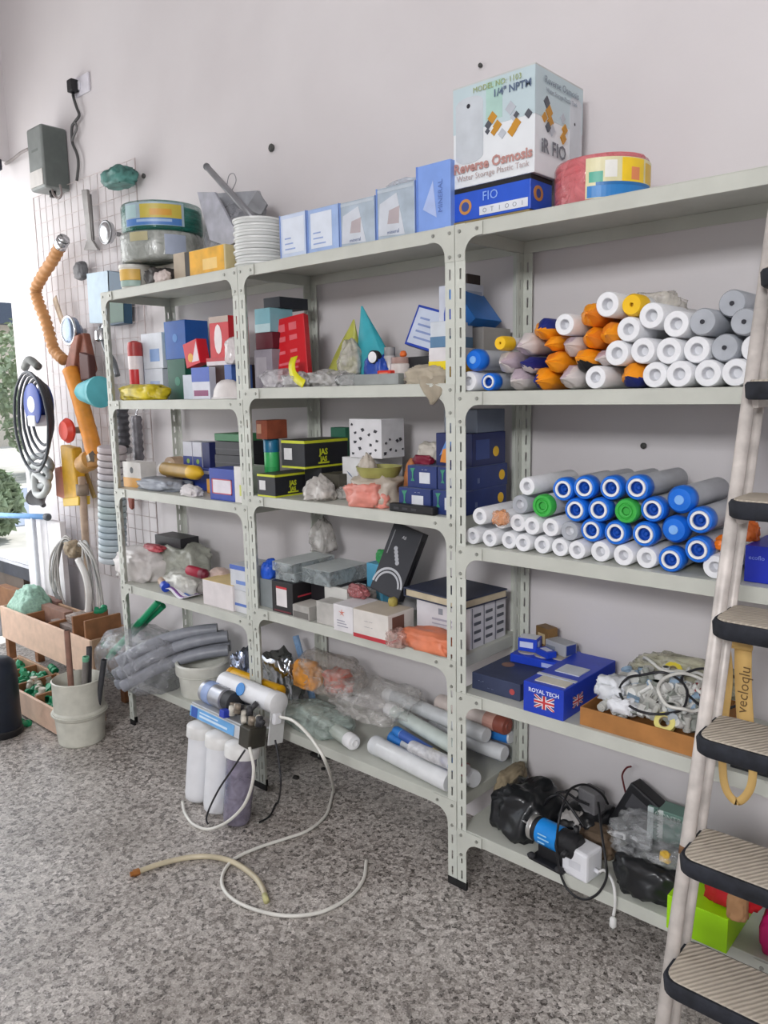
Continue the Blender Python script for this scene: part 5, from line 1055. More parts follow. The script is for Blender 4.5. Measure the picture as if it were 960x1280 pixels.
b=B(); b.lathe([(.028,0),(.03,.002),(.03,.3),(.027,.302)],22); smooth_angle(b.build('roll_body',mat('a58238',.4,var=.1),gr_),40); b=B(); b.lathe([(.018,-.002),(.03,-.001),(.031,.012),(.0305,.014)],22); smooth_angle(b.build('end_ring',mat('cfc7c0',.45),gr_),40); b=B(); b.lathe([(.017,-.001),(.012,.01)],22); b.build('core',mat('8a5a4a',.5),gr_,True); b=B(); b.lathe([(.0305,.25),(.031,.255),(.03,.3),(.008,.345),(.002,.346)],22); smooth_angle(b.build('yellow_end',mat('d3a81f',.4),gr_),40)
bag('grey_bundle','crumpled grey film bundle under the gold roll','bundle',(PY(205,615,.1).x,.1,z),(.34,.16,.055),mat('8e939c',.35,var=.2),105,.3)
bag('white_scraps','white paper scraps at the front edge under the gold roll','paper',(PY(235,622,.02).x,.035,z),(.13,.06,.05),mat('d6d2d2',.7),106,.4)
br=empty('tape_roll','brownish white tape roll standing behind the gold roll','tape roll',(PY(218,560,.2).x,.2,z+.085)); b=B(); b.lathe([(.03,-.03),(.052,-.03),(.052,.03),(.03,.03)],24,Matrix.Rotation(R(90),4,'X'),False,False); smooth_angle(b.build('tape',mat('b59a80',.5,var=.2),br),40); b=B(); b.lathe([(.026,-.031),(.031,-.031),(.031,.031),(.026,.031),(.026,-.031)],24,Matrix.Rotation(R(90),4,'X'),False,False); smooth_angle(b.build('core_ring',mat('e0dcd6',.6),br),40)
carton('low_box','low cardboard box under the brownish tape roll','box',br.location.x-.06,br.location.x+.05,.16,.1,z,.032,mat('c0a27c',.7)); br.location.z=z+.0325+.0525
oc=cfront('orange_white_box','white and orange box at the left end of the third shelf',154,176,0,.06,.08,z,.115,mat('d9d6d2',.45),'box'); dec(oc,'F',0,0,1,.38,mat('dba455',.45),'orange_base'); disc(oc,'F',.5,.68,.014,mat('6b6f74',.5),'grey_emblem')
# --- fourth shelf
z=N4
bag('white_bag','large whitish plastic bag slumped at the left end of the fourth shelf','plastic bag',(PY(180,745,.12).x,.13,z),(.38,.22,.16),mat('cbc6c3',.4,var=.1),111,.25)
bag('green_grey_bag','greenish grey plastic bag heaped at the back of the fourth shelf','plastic bag',(PY(236,735,.24).x,.22,z),(.34,.2,.2),film('aeb0a4',.85,.3),112,.28)
bk2=cfront('black_case','flat black case lying on top of the plastic bags',198,230,0,.16,.1,z+.165,.045,mat('222226',.4),'case'); bk2.location.x=PY(214,676,.18).x
bag('red_packet','thin red strips showing under the flat black case','packet',(PY(188,690,.1).x,.12,z+.145),(.16,.06,.03),mat('b04a52',.4,var=.3),113,.3)
bag('pale_bag','pale film bag under the red rolled packet','plastic bag',(PY(232,732,.1).x,.1,z),(.24,.14,.09),film('cfcfc6',.85,.25),114,.25)
rr=empty('red_roll','red rolled packet lying on the pale film bag','packet',PY(237,720,.06)); rr.rotation_euler=(0,R(94),R(5)); rr.location.z=z+.115
b=B(); b.lathe([(.01,-.012),(.02,-.004),(.022,.004),(.022,.075),(.018,.085)],18); smooth_angle(b.build('roll_body',mat('a61f3a',.4,var=.15),rr),40); b=B(); b.lathe([(.0225,.078),(.023,.08),(.023,.1),(.012,.112),(.002,.113)],18); smooth_angle(b.build('maroon_end',mat('6e1a2e',.4),rr),40)
bag('pink_bun','pale pink rounded bundle right of the red rolled packet','bundle',(PY(272,722,.12).x,.13,z+.07),(.1,.08,.06),mat('cdb6ac',.5,var=.1),115,.15)
bag('grey_bag','grey bag under the pale pink bundle','plastic bag',(PY(270,740,.14).x,.14,z),(.14,.12,.07),film('b2aea8',.85,.3),116,.25)
bc_=empty('blue_cap_bottle','small bottle with a bright blue cap lying among the leaflets','bottle',PY(206,735,.03)); bc_.location.z=z+.03; bc_.rotation_euler=(0,R(80),R(160)); b=B(); b.lathe([(.016,0),(.018,.01),(.018,.06),(.01,.075)],16); smooth_angle(b.build('bottle_body',mat('b39a86',.4),bc_),40); b=B(); b.lathe([(.019,-.03),(.021,-.028),(.021,.004),(.019,.006)],16); smooth_angle(b.build('cap',mat('2748b4',.35),bc_),40)
lf=empty('leaflet','white leaflet with purple stripes lying at the shelf edge','leaflet',(PY(222,748,.02).x,.05,z+.0003),R(-8)); b=B()
b.rings([[Vector((-.1+.2*k/8,-.045+.09*j,.012*math.sin(k*.8)+.013+l)) for j,l in ((0,0),(1,.004),(1,.006),(0,.002))] for k in range(9)]); b.build('paper',mat('dcd9e0',.55),lf,True)
for k in range(3): 
    b=B(); b.rings([[Vector((-.08+.16*q/8,-.035+.03*k+.012*j,.012*math.sin((q*.8*.8+.8))+.0155+.0045*((k*.3)+.1)+l+.002)) for j,l in ((0,0),(1,0),(1,.001),(0,.001))] for q in range(9)]); b.build('purple_stripe',mat('7f4f9a' if k!=1 else '4a6fb0',.5),lf,True)
cb=cfront('cream_box','cream topped white box at the front of the fourth shelf',254,291,0,.02,.14,z,.105,mat('d9d2d2',.5),'box'); dec(cb,'T',0,0,1,1,mat('d9c08a',.55),'cream_top')
b1=cfront('white_blue_box','white box with a blue line, lower of two beside the post',288,312,0,.03,.14,z,.09,mat('cfd0d2',.5),'box'); dec(b1,'F',.2,.3,.85,.42,mat('5a78c0',.45),'blue_line'); b1.location.x+=.0
b2=cfront('white_blue_box','white box with a blue lid edge, upper of two beside the post',288,312,0,.03,.14,z+.0905,.1,mat('c9ccd2',.5),'box'); dec(b2,'F',0,.82,1,1,mat('4a68b8',.45),'blue_edge'); dec(b2,'F',.3,.25,.8,.4,mat('6f8ac8',.45),'blue_line'); b2.location.x+=.0
# --- bottom shelf: pipes, tub, foil
z=N5
PG=mat('8f929a',.4,var=.12); pA=PY(146,852,-.12); pC=PY(250,788,.16); pd=(pC-pA).normalized(); pu=pd.cross(Vector((0,0,1))).normalized(); pv=pu.cross(pd).normalized(); pr=.0265
for i,(u,v,a0,L) in enumerate(((-2.1,-.9,-.03,.62),(0,-.9,.02,.66),(2.1,-.9,.03,.64),(-1.05,.95,.0,.68),(1.05,.95,.04,.66),(-3.1,.95,.05,.55),(0,2.75,.06,.6))):
    pa=pA+pu*(u*pr)+pv*(v*pr)+pd*a0; nm=['far left in the low row','second in the low row','nearest the white tub in the low row','left in the second row','right in the second row','outermost at the left','topmost'][i]
    r=pr*.985; o=empty('grey_pipe','grey pipe, '+nm+' of the grey bundle','pipe',pa,0,'bundle of grey pipes'); o.rotation_euler=pd.to_track_quat('Z','Y').to_euler(); L*=.8; qm=o.rotation_euler.to_matrix().inverted(); sag=qm @ Vector((.02,.02,-.11))
    cv=[Vector((0,0,L*k/12))+sag*((k/12)**2.2) for k in range(13)]; b=B(); b.tube(cv,r,18); smooth_angle(b.build('pipe_body',PG,o),40)
    b=B(); b.lathe([(r*.74,-.0008),(r*.7,-.0012),(.002,-.001)],18,None,False,False); b.build('bore',mat('3f4146',.6),o,True)
bag('clear_film','clear film sagging around the bundle of grey pipes','plastic film',(PY(190,850,.06).x-.0,.03,z),(.56,.34,.25),film('a9abb1',.34,.15),121,.2)
tu=PY(253,862,.11); tub=empty('white_tub','low white ribbed tub standing beside the grey pipes','tub',(tu.x,.115,z)); R0=.112
b=B(); b.lathe([(R0*.84,0),(R0*.86,.004),(R0*.93,.095),(R0*1.0,.098),(R0*1.04,.105),(R0*1.04,.142),(R0*.99,.148),(R0*.93,.148),(R0*.9,.14),(R0*.82,.01),(.002,.008)],40); smooth_angle(b.build('tub_body',mat('cfcfc6',.35,var=.06),tub),35)
b=B(); b.torus((0,0,.099),R0*1.0,.0035,40,8); b.build('rib',mat('c4c4ba',.35),tub,True)
fo=bag('foil_bag','shiny silver foil bag standing behind the post','foil bag',(PY(352,860,.17).x,.17,L2[4]),(.22,.12,.24),mat('c9ccd2',.16,1,var=.2,scale=12,bump=.5),122,.4)
fo2=bag('foil_bag','silver and blue foil bag standing left of the post','foil bag',(PY(308,850,.17).x-.01,.17,z),(.1,.14,.25),mat('b4bcd2',.18,1,var=.35,scale=14,bump=.5),123,.4)
bs=leaning('blue_film_strip','blue edged film strip leaning beside the silver foil bag','strip',PY(374,850,.2).x,.27,L2[4],.03,.012,.27,film('7fa6d0',.75,.2),ry=R(-20))
for nm,(a,c),zz in (('yellow tube lying in front of the post by the foil bags',((288,846,.02),(336,858,-.0)),0),):
    pa=PZ(288,846,z+.06); pa=PY(288,842,.03); pc=PY(352,866,.04); o=empty('yellow_tube','bright yellow tube lying behind the post beside the foil bags','tube',pa); o.rotation_euler=(pc-pa).to_track_quat('Z','Y').to_euler(); L=(pc-pa).length
    b=B(); b.lathe([(.02,0),(.027,.002),(.028,.006),(.028,L-.006),(.02,L)],20); smooth_angle(b.build('tube_body',mat('e3ac12',.4),o),40); b=B(); b.lathe([(.0285,.0),(.03,.002),(.03,.02),(.0285,.022)],20,None,False,False); smooth_angle(b.build('end_ring',mat('c98f10',.4),o),40)
# green pipes leaning behind the bundle
for (a,c,lb) in (((136,822,-.0),(198,752,.1),'left'),((140,815,.03),(204,757,.14),'right')):
    pa,pc=PY(*a),PY(*c); o=empty('green_pipe',f'green plastic pipe, {lb} of the pair leaning behind the grey bundle','pipe',pa,0); o.rotation_euler=(pc-pa).to_track_quat('Z','Y').to_euler(); L=(pc-pa).length
    b=B(); b.lathe([(.012,0),(.016,.0),(.016,L),(.012,L)],16); smooth_angle(b.build('pipe_body',mat('1f9a68',.35),o),40); b=B(); b.lathe([(.0125,L+.0005),(.011,L-.03)],16,None,False,True); b.build('bore',mat('0f4a34',.5),o,True); b=B(); b.lathe([(.016,L*.55),(.0185,L*.56),(.0185,L*.66),(.016,L*.67)],16,None,False,False); b.build('coupling',mat('178055',.35),o,True)
# ------------------------------------------------------------------ doorway corner: wire grid and what hangs on it
GX0, GX1, GZ0, GZ1, GY = -3.238, -2.16, .55, 2.675, .352
MW_ = mat('c4b9b8', .5); wg = empty('wire_grid','large thin wire grid panel fixed to the back wall beside the doorway','wire grid',((GX0+GX1)/2,GY,GZ0))
def rel(o,p): return Vector(p)-o.location
b=B(); n=15
for i in range(1,n): x=GX0+(GX1-GX0)*i/n; b.cyl(rel(wg,(x,GY,GZ0)),rel(wg,(x,GY,GZ1)),.0016,n=6)
b.build('upright_wires',MW_,wg,True)
b=B(); n=28
for i in range(1,n): z=GZ0+(GZ1-GZ0)*i/n; b.cyl(rel(wg,(GX0,GY-.004,z)),rel(wg,(GX1,GY-.004,z)),.0016,n=6)
b.build('cross_wires',MW_,wg,True)
b=B(); b.tube([rel(wg,p) for p in ((GX0,GY,GZ0),(GX1,GY,GZ0),(GX1,GY,GZ1),(GX0,GY,GZ1))],.0035,8,closed=True); b.build('frame',MW_,wg,True)
def H(px,py,y=.31): return PY(px,py,y)
def hpts(l,y=.31): return [PY(q[0],q[1],q[2] if len(q)>2 else y) for q in l]
# socket, plug and cable
q=PY(104,107,WALL); so=empty('wall_socket','white wall socket with a black plug high above the wire grid','socket',(q.x,WALL,q.z)); B().box((-.075,-.012,-.045),(.075,-.0005,.045)).build('face_plate',mat('d6d4dc',.35),so,bevel=.004); B().box((-.03,-.02,-.02),(-.005,-.012,.02)).build('rocker_switch',mat('e2e1e8',.35),so,bevel=.002)
pg=empty('plug','black plug in the wall socket','plug',(q.x-.045,WALL-.014,q.z+.0)); B().box((-.026,-.04,-.03),(.026,0,.03)).build('plug_body',BLK,pg,bevel=.006); B().cyl((0,-.02,-.03),(0,-.02,-.05),.008).build('strain_relief',BLK,pg,True)
cable('plug_cable','dark cable hanging in a kinked line below the wall socket',hpts([(91,112,.35),(92,122,.35),(96,135,.35),(99,144,.35),(94,152,.35),(90,159,.35),(90,172,.35),(91,180,.35),(96,192,.35),(98,204,.35),(97,218,.35),(96,226,.345)]),.0075,mat('4a4a4a',.5))
cable('plug_cable','short doubled loop in the dark cable below the socket',hpts([(94,153,.345),(96,160,.345),(93,168,.345),(90,176,.345)]),.006,mat('6a6a6a',.5))
# grey junction box
y0=.23; xl=PY(34,190,y0).x; xr=PY(53,190,y0).x; zt_=PY(52,152,y0).z; zb_=PY(60,232,y0).z
jb=carton('junction_box','grey metal box with a rounded hood high in the corner above the wire grid','box',xl,xr,y0,WALL-y0-.002,zb_,zt_-zb_,mat('7d8280',.45,var=.08),bevel=.014)
dec(jb,'R',.06,.03,.94,.97,mat('5f6663',.45,var=.08),'shaded_side'); dec(jb,'F',.08,.05,.92,.3,mat('c9c6c2',.4),'glare_patch',.004); dec(jb,'F',.3,.6,.7,.64,mat('6a6f6d',.5),'vent_slot')  # side darkened as shade, lower front whitened as overexposed glare
B().cyl((.02,.0,-.0),(.02,0,-.03),.018).build('cable_gland',mat('2c2a2a',.5),jb,True)
cable('wire_loop','wire loop hanging below the grey junction box',hpts([(64,231,.28),(67,243,.28),(73,248,.28),(77,242,.28),(75,231,.28)]),.006,mat('7f7674',.5))
cable('box_cable','cable running from the grey junction box toward the doorway',hpts([(36,186,.3),(26,191,.32),(16,199,.34),(7,205,.36)]),.008,mat('8b8482',.5))
q=PZ(2,194,HEAD); db_=empty('door_bracket','dark bracket fixed under the doorway head','bracket',(XL+.02,.25,HEAD-.06)); B().box((-.02,-.06,0),(.02,.06,.06)).build('bracket_plate',mat('2a2b36',.5),db_,bevel=.004); B().cyl((.0,0,0),(.0,0,-.03),.012).build('bracket_pin',mat('3c3d46',.5),db_,True)
# pipe wrench like bar
CH=mat('c7c8ca',.2,.9); GT=mat('8d8a88',.45,.3,var=.12)
wr=empty('flat_bar_tool','long grey flat tool hanging on the upper wire grid','tool',H(111,245)); 
b=B(); w0=wr.location; P4=hpts([(105,238),(112,237),(118,300),(126,313),(108,313),(112,300)],.345); b.prism([p-w0 for p in P4],(0,-.016,0)); b.build('tool_blade',GT,wr,bevel=.003); b=B(); b.tube([p-w0 for p in hpts([(113,243,.302),(117,300,.302)])],.006,8); b.build('tool_rib',mat('6f6d6c',.4,.3),wr,True)
def knob(name,label,px,py,y,r,L,m,m2,cat,ry=0):
    o=empty(name,label,cat,PY(px,py,y)); b=B(); b.lathe([(r*.5,.0),(r*.8,-.0+.004),(r,L*.25),(r*.95,L*.6),(r*.6,L*.8),(r*.45,L)],20,Matrix.Rotation(R(-90),4,'X')); smooth_angle(b.build('body',m,o),40)
    b=B(); b.torus((0,L*.2,0),r*.97,r*.1,24,8,Matrix.Rotation(R(90),4,'X')); b.build('rim',m2,o,True); b=B(); b.cyl((0,L*.9,0),(0,.352-y,0),r*.2); b.build('hook',m2,o,True); o.rotation_euler=(0,ry,0); return o
knob('chrome_shower_head','round chrome shower head hanging right of the long grey tool',129,290,.26,.055,.06,CH,mat('8f9092',.3,.8),'shower head')
bag('grey_pad','small grey oval pad hanging on the middle of the wire grid','pad',H(102,351,.325),(.1,.06,.1),mat('6d6d70',.5,var=.25),131,.15,flat=False)
# blue pack
bp_=empty('blue_pack','pale blue hanging pack with a dark blue box beside the top shelf end','packet',(PY(130,400,.3).x,.3,PY(130,407,.3).z)); lo=bp_.location
for nm,pts,th,m in (('card',[(108,342),(136,338),(138,404),(112,404)],.02,mat('b3c8d6',.45)),('box_body',[(134,338),(153,341),(155,404),(137,407)],.06,mat('2f4f66',.45))):
    b=B(); b.prism([p-lo for p in hpts(pts,.3)],(0,.0+th*.8,0)); b.build(nm,m,bp_,bevel=.002)
b=B(); b.prism([p-lo for p in hpts([(137,368),(154,370),(155,402),(138,404)],.2985)],(0,-.002,0)); b.build('green_print',mat('34594a',.45),bp_)
# flexible orange pipe
def ribbed(name,label,pts,r,m,cat='hose',rib=.16,k=9,parts=None):
    P_=spline(pts,k); n=len(P_); o=empty(name,label,cat,P_[0]); b=B(); b.tube([p-P_[0] for p in P_],r,12,rf=lambda t:r*(1+rib*math.sin(t*n*2.1))); b.build('hose_body',m,o,True); return o,P_
fo_,Pq=ribbed('flexible_hose','long orange brown flexible hose bending down the left of the wire grid',hpts([(75,308),(66,325),(53,345),(45,362),(48,378),(56,398),(62,418),(68,438),(80,450)],.27),.03,mat('c08a55',.55,var=.1))
b=B(); d=(Pq[0]-Pq[1]).normalized(); b.cyl(d*.0,d*.05,.034); b.cyl(d*.05,d*.065,.028); b.build('end_collar',CH,fo_,True)
fo2_,Pq=ribbed('orange_pipe','thick bright orange pipe hanging below the leather holster',hpts([(88,462),(98,492),(107,525),(114,550),(120,578)],.24),.043,mat('dd8f35',.5,var=.1),'pipe',.02)
b=B(); d=(Pq[-1]-Pq[-2]).normalized(); b.cyl(Pq[-1]-Pq[0]-d*.03,Pq[-1]-Pq[0]+d*.02,.05); b.build('end_collar',mat('b98a55',.5,var=.2),fo2_,True)
knob('chrome_valve','blue grey chrome valve on the grid above the leather holster',82,413,.24,.075,.08,mat('7d8ba0',.25,.7),CH,'valve'); 
sl=empty('metal_sleeve','pale metal chain sleeve hanging behind the chrome valve','chain',(0,0,0)); ribbon(hpts([(68,372),(73,388),(78,402)],.3),.05,mat('b9a48e',.5)).build('band',mat('b9a48e',.5,var=.3),sl,True)
# leather holster
ho=empty('leather_holster','brown leather two lobed holster hanging on the wire grid','holster',H(97,425,.27)); lo=ho.location; LE=mat('7d4a3a',.6,var=.2)
for i,(pts,m,dy) in enumerate(((( (92,418),(104,416),(114,462),(108,474),(96,470)),LE,0),(((90,420),(98,418),(92,462),(84,472),(80,462)),mat('8f5a48',.6,var=.2),-.02),(((98,440),(110,444),(112,474),(100,476)),mat('4d2a26',.6),-.03))):
    b=B(); b.prism([p-lo for p in hpts(pts,.27+dy)],(0,.04,0)); b.build('leather_flap',m,ho,bevel=.008)
# turquoise cone
tc_=empty('turquoise_funnel','turquoise rounded funnel hanging at the end of the second shelf','funnel',H(124,490,.22)); A_=H(96,490,.2)-tc_.location; 
q_=A_.normalized().to_track_quat('Z','Y').to_matrix().to_4x4(); L_=A_.length
b=B(); b.lathe([(.07,0),(.072,.01),(.068,L_*.3),(.05,L_*.7),(.02,L_*.97),(.004,L_)],24,q_); smooth_angle(b.build('funnel_body',mat('2fa3ad',.4),tc_),50); b=B(); b.lathe([(.074,-.012),(.08,-.01),(.08,.008),(.072,.01)],24,q_); smooth_angle(b.build('rim',mat('5cb6bf',.4),tc_),50)
ch=empty('chrome_tap','chrome tap fitting with a bent grey spout hanging by the unit post','tap',H(130,410,.26)); lo=ch.location
b=B(); b.tube([p-lo for p in spline(hpts([(126,408),(129,425),(134,440),(142,452),(147,470)],.26),6)],.014,10); b.build('spout',mat('6f7377',.3,.6),ch,True); b=B(); b.lathe([(.02,-.03),(.034,-.02),(.034,.02),(.026,.03),(.01,.034)],18,Matrix.Translation(H(127,420,.26)-lo)); smooth_angle(b.build('tap_body',CH,ch),40); b=B(); b.tube([p-lo for p in hpts([(126,412,.26),(132,405,.24)])],.009,8); b.build('lever',CH,ch,True)
# blue reel with cable
re_=empty('cable_reel','blue and white cable reel hung with loops of dark cable','reel',H(58,505,.2)); lo=re_.location
b=B(); b.lathe([(.09,0),(.1,.006),(.1,.012),(.055,.016),(.055,.07),(.1,.074),(.1,.08),(.09,.086)],28,Matrix.Rotation(R(90),4,'X')); o_=smooth_angle(b.build('spool',mat('1d3f96',.35),re_),40); o_.scale=(1.0,1,1.15)
b=B(); b.lathe([(.004,.087),(.04,.088),(.044,.086)],22,Matrix.Rotation(R(90),4,'X')); smooth_angle(b.build('hub_disc',mat('dfe3ee',.35),re_),40)
B().box((-.05,-.092,-.12),(.04,-.02,-.06)).build('white_base',mat('dfe0e6',.4),re_,bevel=.008)
g=random.Random(3)
for k in range(5):
    rx=.13+.018*k; b=B(); pts=[Vector((rx*math.cos(2*math.pi*i/24)+.004*g.uniform(-1,1),-.03-.016*k,(rx*1.35)*math.sin(2*math.pi*i/24)-.05-.012*k)) for i in range(24)]; b.tube(pts,.008,8,closed=True); b.build('cable_turn',mat('3c4148',.45),re_,True)
b=B(); b.tube(spline([(-.12,-.05,.2),(-.03,-.06,.24),(.05,-.05,.2)],6),.022,10); b.build('cable_tie',mat('6d706c',.5,var=.3),re_,True)
# red valve, yellow bag, brass fitting, pole
rv=empty('red_valve','small red valve wheel beside the orange pipe','valve',H(89,538,.2)); b=B(); b.lathe([(.02,0),(.06,.006),(.068,.022),(.05,.045),(.02,.05)],18,Matrix.Rotation(R(90),4,'X')); smooth_angle(b.build('wheel',mat('d3402e',.45),rv),40); b=B(); b.cyl((0,0,0),(0,.14,0),.018); b.build('stem',mat('9a938c',.4,.4),rv,True)
yb2=empty('yellow_holder','yellow tapered holder hanging left of the wooden pole','holder',H(84,560,.24)); lo=yb2.location
b=B(); b.prism([p-lo for p in hpts([(74,556),(90,560),(98,625),(80,628)],.24)],(0,.06,0)); b.build('holder_body',mat('c99a1f',.45,var=.12),yb2,bevel=.012); b=B(); b.prism([p-lo for p in hpts([(78,623),(98,621),(98,632),(79,633)],.232)],(0,.07,0)); b.build('rim',mat('d9b53a',.45),yb2,bevel=.004); b=B(); b.prism([p-lo for p in hpts([(68,585),(75,583),(82,625),(70,620)],.25)],(0,.05,0)); b.build('side_tab',mat('b8755f',.5),yb2,bevel=.006)
bf=empty('brass_fitting','brass and wood fitting at the foot of the orange pipe','fitting',H(108,578,.22)); b=B(); b.lathe([(.03,-.05),(.05,-.04),(.045,.0),(.055,.02),(.05,.05),(.02,.06)],18,Matrix.Rotation(R(70),4,'Y')); smooth_angle(b.build('fitting_body',mat('b98b4a',.5,var=.2),bf),40); b=B(); b.lathe([(.02,.06),(.035,.065),(.035,.1),(.01,.104)],6,Matrix.Rotation(R(70),4,'Y')); b.build('hex_nut',mat('8a8378',.35,.7),bf)
po=empty('wooden_pole','slim wooden pole standing upright against the wire grid','pole',(PY(106,700,.26).x,.26,0)); b=B(); b.cyl((0,0,0),PY(102,596,.26)-po.location,.02); b.build('pole_shaft',mat('b09a86',.7,var=.15),po,True); b=B(); b.cyl((0,0,0),(0,0,.05),.024); b.build('end_cap',mat('8a5a52',.6),po,True)
b=B(); pm_=PY(103,612,.26)-po.location; b.cyl(pm_+Vector((0,0,-.03)),pm_+Vector((0,0,.03)),.034); b.build('collar',mat('8d7d6c',.5,var=.2),po,True)
st_=empty('yellow_stick','thin yellowish stick leaning right of the wooden pole','stick',H(97,560,.342)); b=B(); b.cyl((0,0,0),H(118,622,.342)-st_.location,.012); b.build('stick_shaft',mat('c4ad72',.6),st_,True); b=B(); b.cyl((-.0,0,-.0),(H(118,622,.342)-st_.location)*.06,.016); b.build('grip',mat('9c8656',.6),st_,True)
# tall sleeve of stacked discs
ml=empty('disc_column','tall hanging column of pale ribbed discs beside the first shelf unit','column',H(140,560,.12)); lo=ml.location; top=H(140,558,.12)-lo; bt_=H(141,702,.12)-lo
b=B(); n=18; ax=(bt_-top); 
cols=['b3a9ab','b7adae','b3acae','b6afb2','b2adb2','aeb2b6','abb3b8','a9b4ba','a7b3b8','a9b8b9','a7b6b8','a5b4ba','a7b5bd','a6b4bd','a9b6be','adbac0','b3bdc2','b8bfc4']
for k in range(n):
    z0_=top+ax*(k/n); z1_=top+ax*((k+.93)/n); b=B(); q_=ax.normalized().to_track_quat('Z','Y').to_matrix().to_4x4(); h_=(z1_-z0_).length; r_=.068
    b.lathe([(r_*.72,0),(r_*.95,h_*.06),(r_,h_*.25),(r_,h_*.8),(r_*.94,h_*.97),(r_*.72,h_)],24,Matrix.Translation(z0_) @ q_); smooth_angle(b.build('disc',mat(cols[k],.4,var=.05),ml),40)
b=B(); b.tube([top+Vector((0,0,.1)),top,bt_+Vector((0,0,-.02))],.008,8); b.build('hanging_cord',mat('8d8a86',.5),ml,True)
# grey hose coil and dark funnel below the reel
gc_=empty('grey_hose','grey corrugated hose bunched below the cable reel','hose',H(52,585,.2)); lo=gc_.location
for k in range(3):
    b=B(); P_=spline([p-lo for p in hpts([(38+3*k,575+9*k),(52,570+14*k),(64-2*k,582+12*k),(54,596+11*k),(41+2*k,590+13*k)],.2-.02*k)],6,True); b.tube(P_,.02,10,True); b.build('hose_turn',mat(['8d9293','a3a8a8','b5b9b8'][k],.45,var=.1),gc_,True)
df=empty('dark_funnel','dark grey funnel hanging lowest beside the doorway','funnel',H(50,626,.2)); b=B(); b.lathe([(.055,.05),(.06,.045),(.02,-.02),(.014,-.05),(.01,-.05)],20,Matrix.Rotation(R(-60),4,'Y')); smooth_angle(b.build('funnel_cone',mat('5f6062',.5,var=.2),df),40); b=B(); b.torus((0,0,0),.058,.006,24,8,Matrix.Rotation(R(-60),4,'Y') @ Matrix.Translation((0,0,.048))); b.build('rim',mat('77787a',.5),df,True)
# things hung inside the first unit's open end
for i,(px,t,bt,r,h,lb) in enumerate(((152,508,556,.035,'55555a','dark grey wound tool hanging behind the open end of the first unit'),(170,520,575,.03,'77757a','grey ribbed tool hanging right of the dark wound one'))):
    o=empty('hanging_tool',lb,'tool',H(px,t,.3)); L=(H(px,t,.3)-H(px,bt,.3)).length; b=B(); prof=[]
    for k in range(13): prof.append((r*(.75+.25*(k%2)),-L*k/12))
    b.lathe(prof,16); smooth_angle(b.build('tool_body',mat(h,.4,.3,var=.3),o),50); b=B(); b.tube(spline([(0,0,0),(0,.01,.03),(.02,.03,.05),(0,.045,.03)],5),.005,8); b.build('hook',CH,o,True); b=B(); b.lathe([(r*.5,-L),(r*1.1,-L-.012),(r*1.1,-L-.04),(r*.4,-L-.05)],16); smooth_angle(b.build('tool_head',mat('9a999b',.25,.8),o),40)
bag('red_tag','small red brown tag hanging under the third shelf end','tag',H(165,637,.34),(.05,.02,.09),mat('9a5040',.6,var=.2),141,.15,flat=False)
# doorway foot: rail over a low white panel
pe=PY(58,646,.2); rl=empty('blue_rail','pale blue rail with a dark end cap at the foot of the doorway','rail',(pe.x,.2,pe.z)); ps=PY(-60,642,.2)-rl.location
b=B(); b.cyl(ps,(0,0,0),.016); b.build('rail_tube',mat('7fb0e8',.35),rl,True); b=B(); b.lathe([(.012,-.012),(.02,-.006),(.022,.02),(.016,.03),(.004,.032)],16,Matrix.Rotation(R(90),4,'Y')); smooth_angle(b.build('end_cap',mat('5b6168',.5),rl),40)
for f in (.12,.55): b=B(); p_=ps*f; b.cyl(p_,(p_.x,p_.y,-rl.location.z),.014); b.build('rail_leg',mat('c9ccd2',.5),rl,True)
wp=carton('white_hoarding','low white board standing below the blue rail by the doorway','board',-3.9,PY(62,700,.235).x,.235,.03,0,rl.location.z-.03,mat('e2e0e2',.5)); dec(wp,'F',.62,.0,.65,1,mat('c9c7cc',.5),'panel_joint'); dec(wp,'F',.0,.3,.999,.31,mat('cfcdd0',.5),'panel_joint')
wp.location.x=-3.22; wp.scale.x=.62
# ------------------------------------------------------------------ wooden bins, bucket
WD=mat('a98a70',.65,var=.12); WDK=mat('8a5f3f',.65,var=.15); WDF=mat('d8b9a3',.6,var=.08)
GRN=mat('1f8a60',.4,var=.12)
def bin_(label,x0,x1,y0,d,z0,h,divs,legs,hd):
    o=empty('wooden_bin',label,'bin',((x0+x1)/2,y0+d/2,0)); w=x1-x0; t=.014
    def bx(n,a,c,m,rz=0): return B().box(a,c).build(n,m,o,bevel=.002)
    bx('front_board',(-w/2,-d/2,z0),(w/2,-d/2+t,z0+h),WDF); bx('back_board',(-w/2,d/2-t,z0),(w/2,d/2,z0+h*1.1),WD)
    bx('side_board',(-w/2,-d/2+t,z0),(-w/2+t,d/2-t,z0+h),WD); bx('side_board',(w/2-t,-d/2+t,z0),(w/2,d/2-t,z0+h),WD); bx('base_board',(-w/2+t,-d/2+t,z0),(w/2-t,d/2-t,z0+t),WD)
    for x in divs: bx('divider',(x-o.location.x-.008,-d/2+t,z0+t),(x-o.location.x+.008,d/2-t,z0+hd),WDK)
    if legs:
        for sx in (-1,1):
            for sy in (-1,1): bx('leg',(sx*(w/2-.03)-.02,sy*(d/2-.03)-.02,0),(sx*(w/2-.03)+.02,sy*(d/2-.03)+.02,z0),WDK)
    return o
lowb=bin_('lower wooden bin on the floor holding green fittings behind the ribbed bucket',-2.95,-2.03,-.3,.23,.012,.118,(-2.72,-2.5,-2.28),False,.13)
upb=bin_('upper wooden bin with tall dividers behind the lower bin',-3.2,-2.17,-.055,.22,.19,.185,(-2.36,-2.235),True,.27)
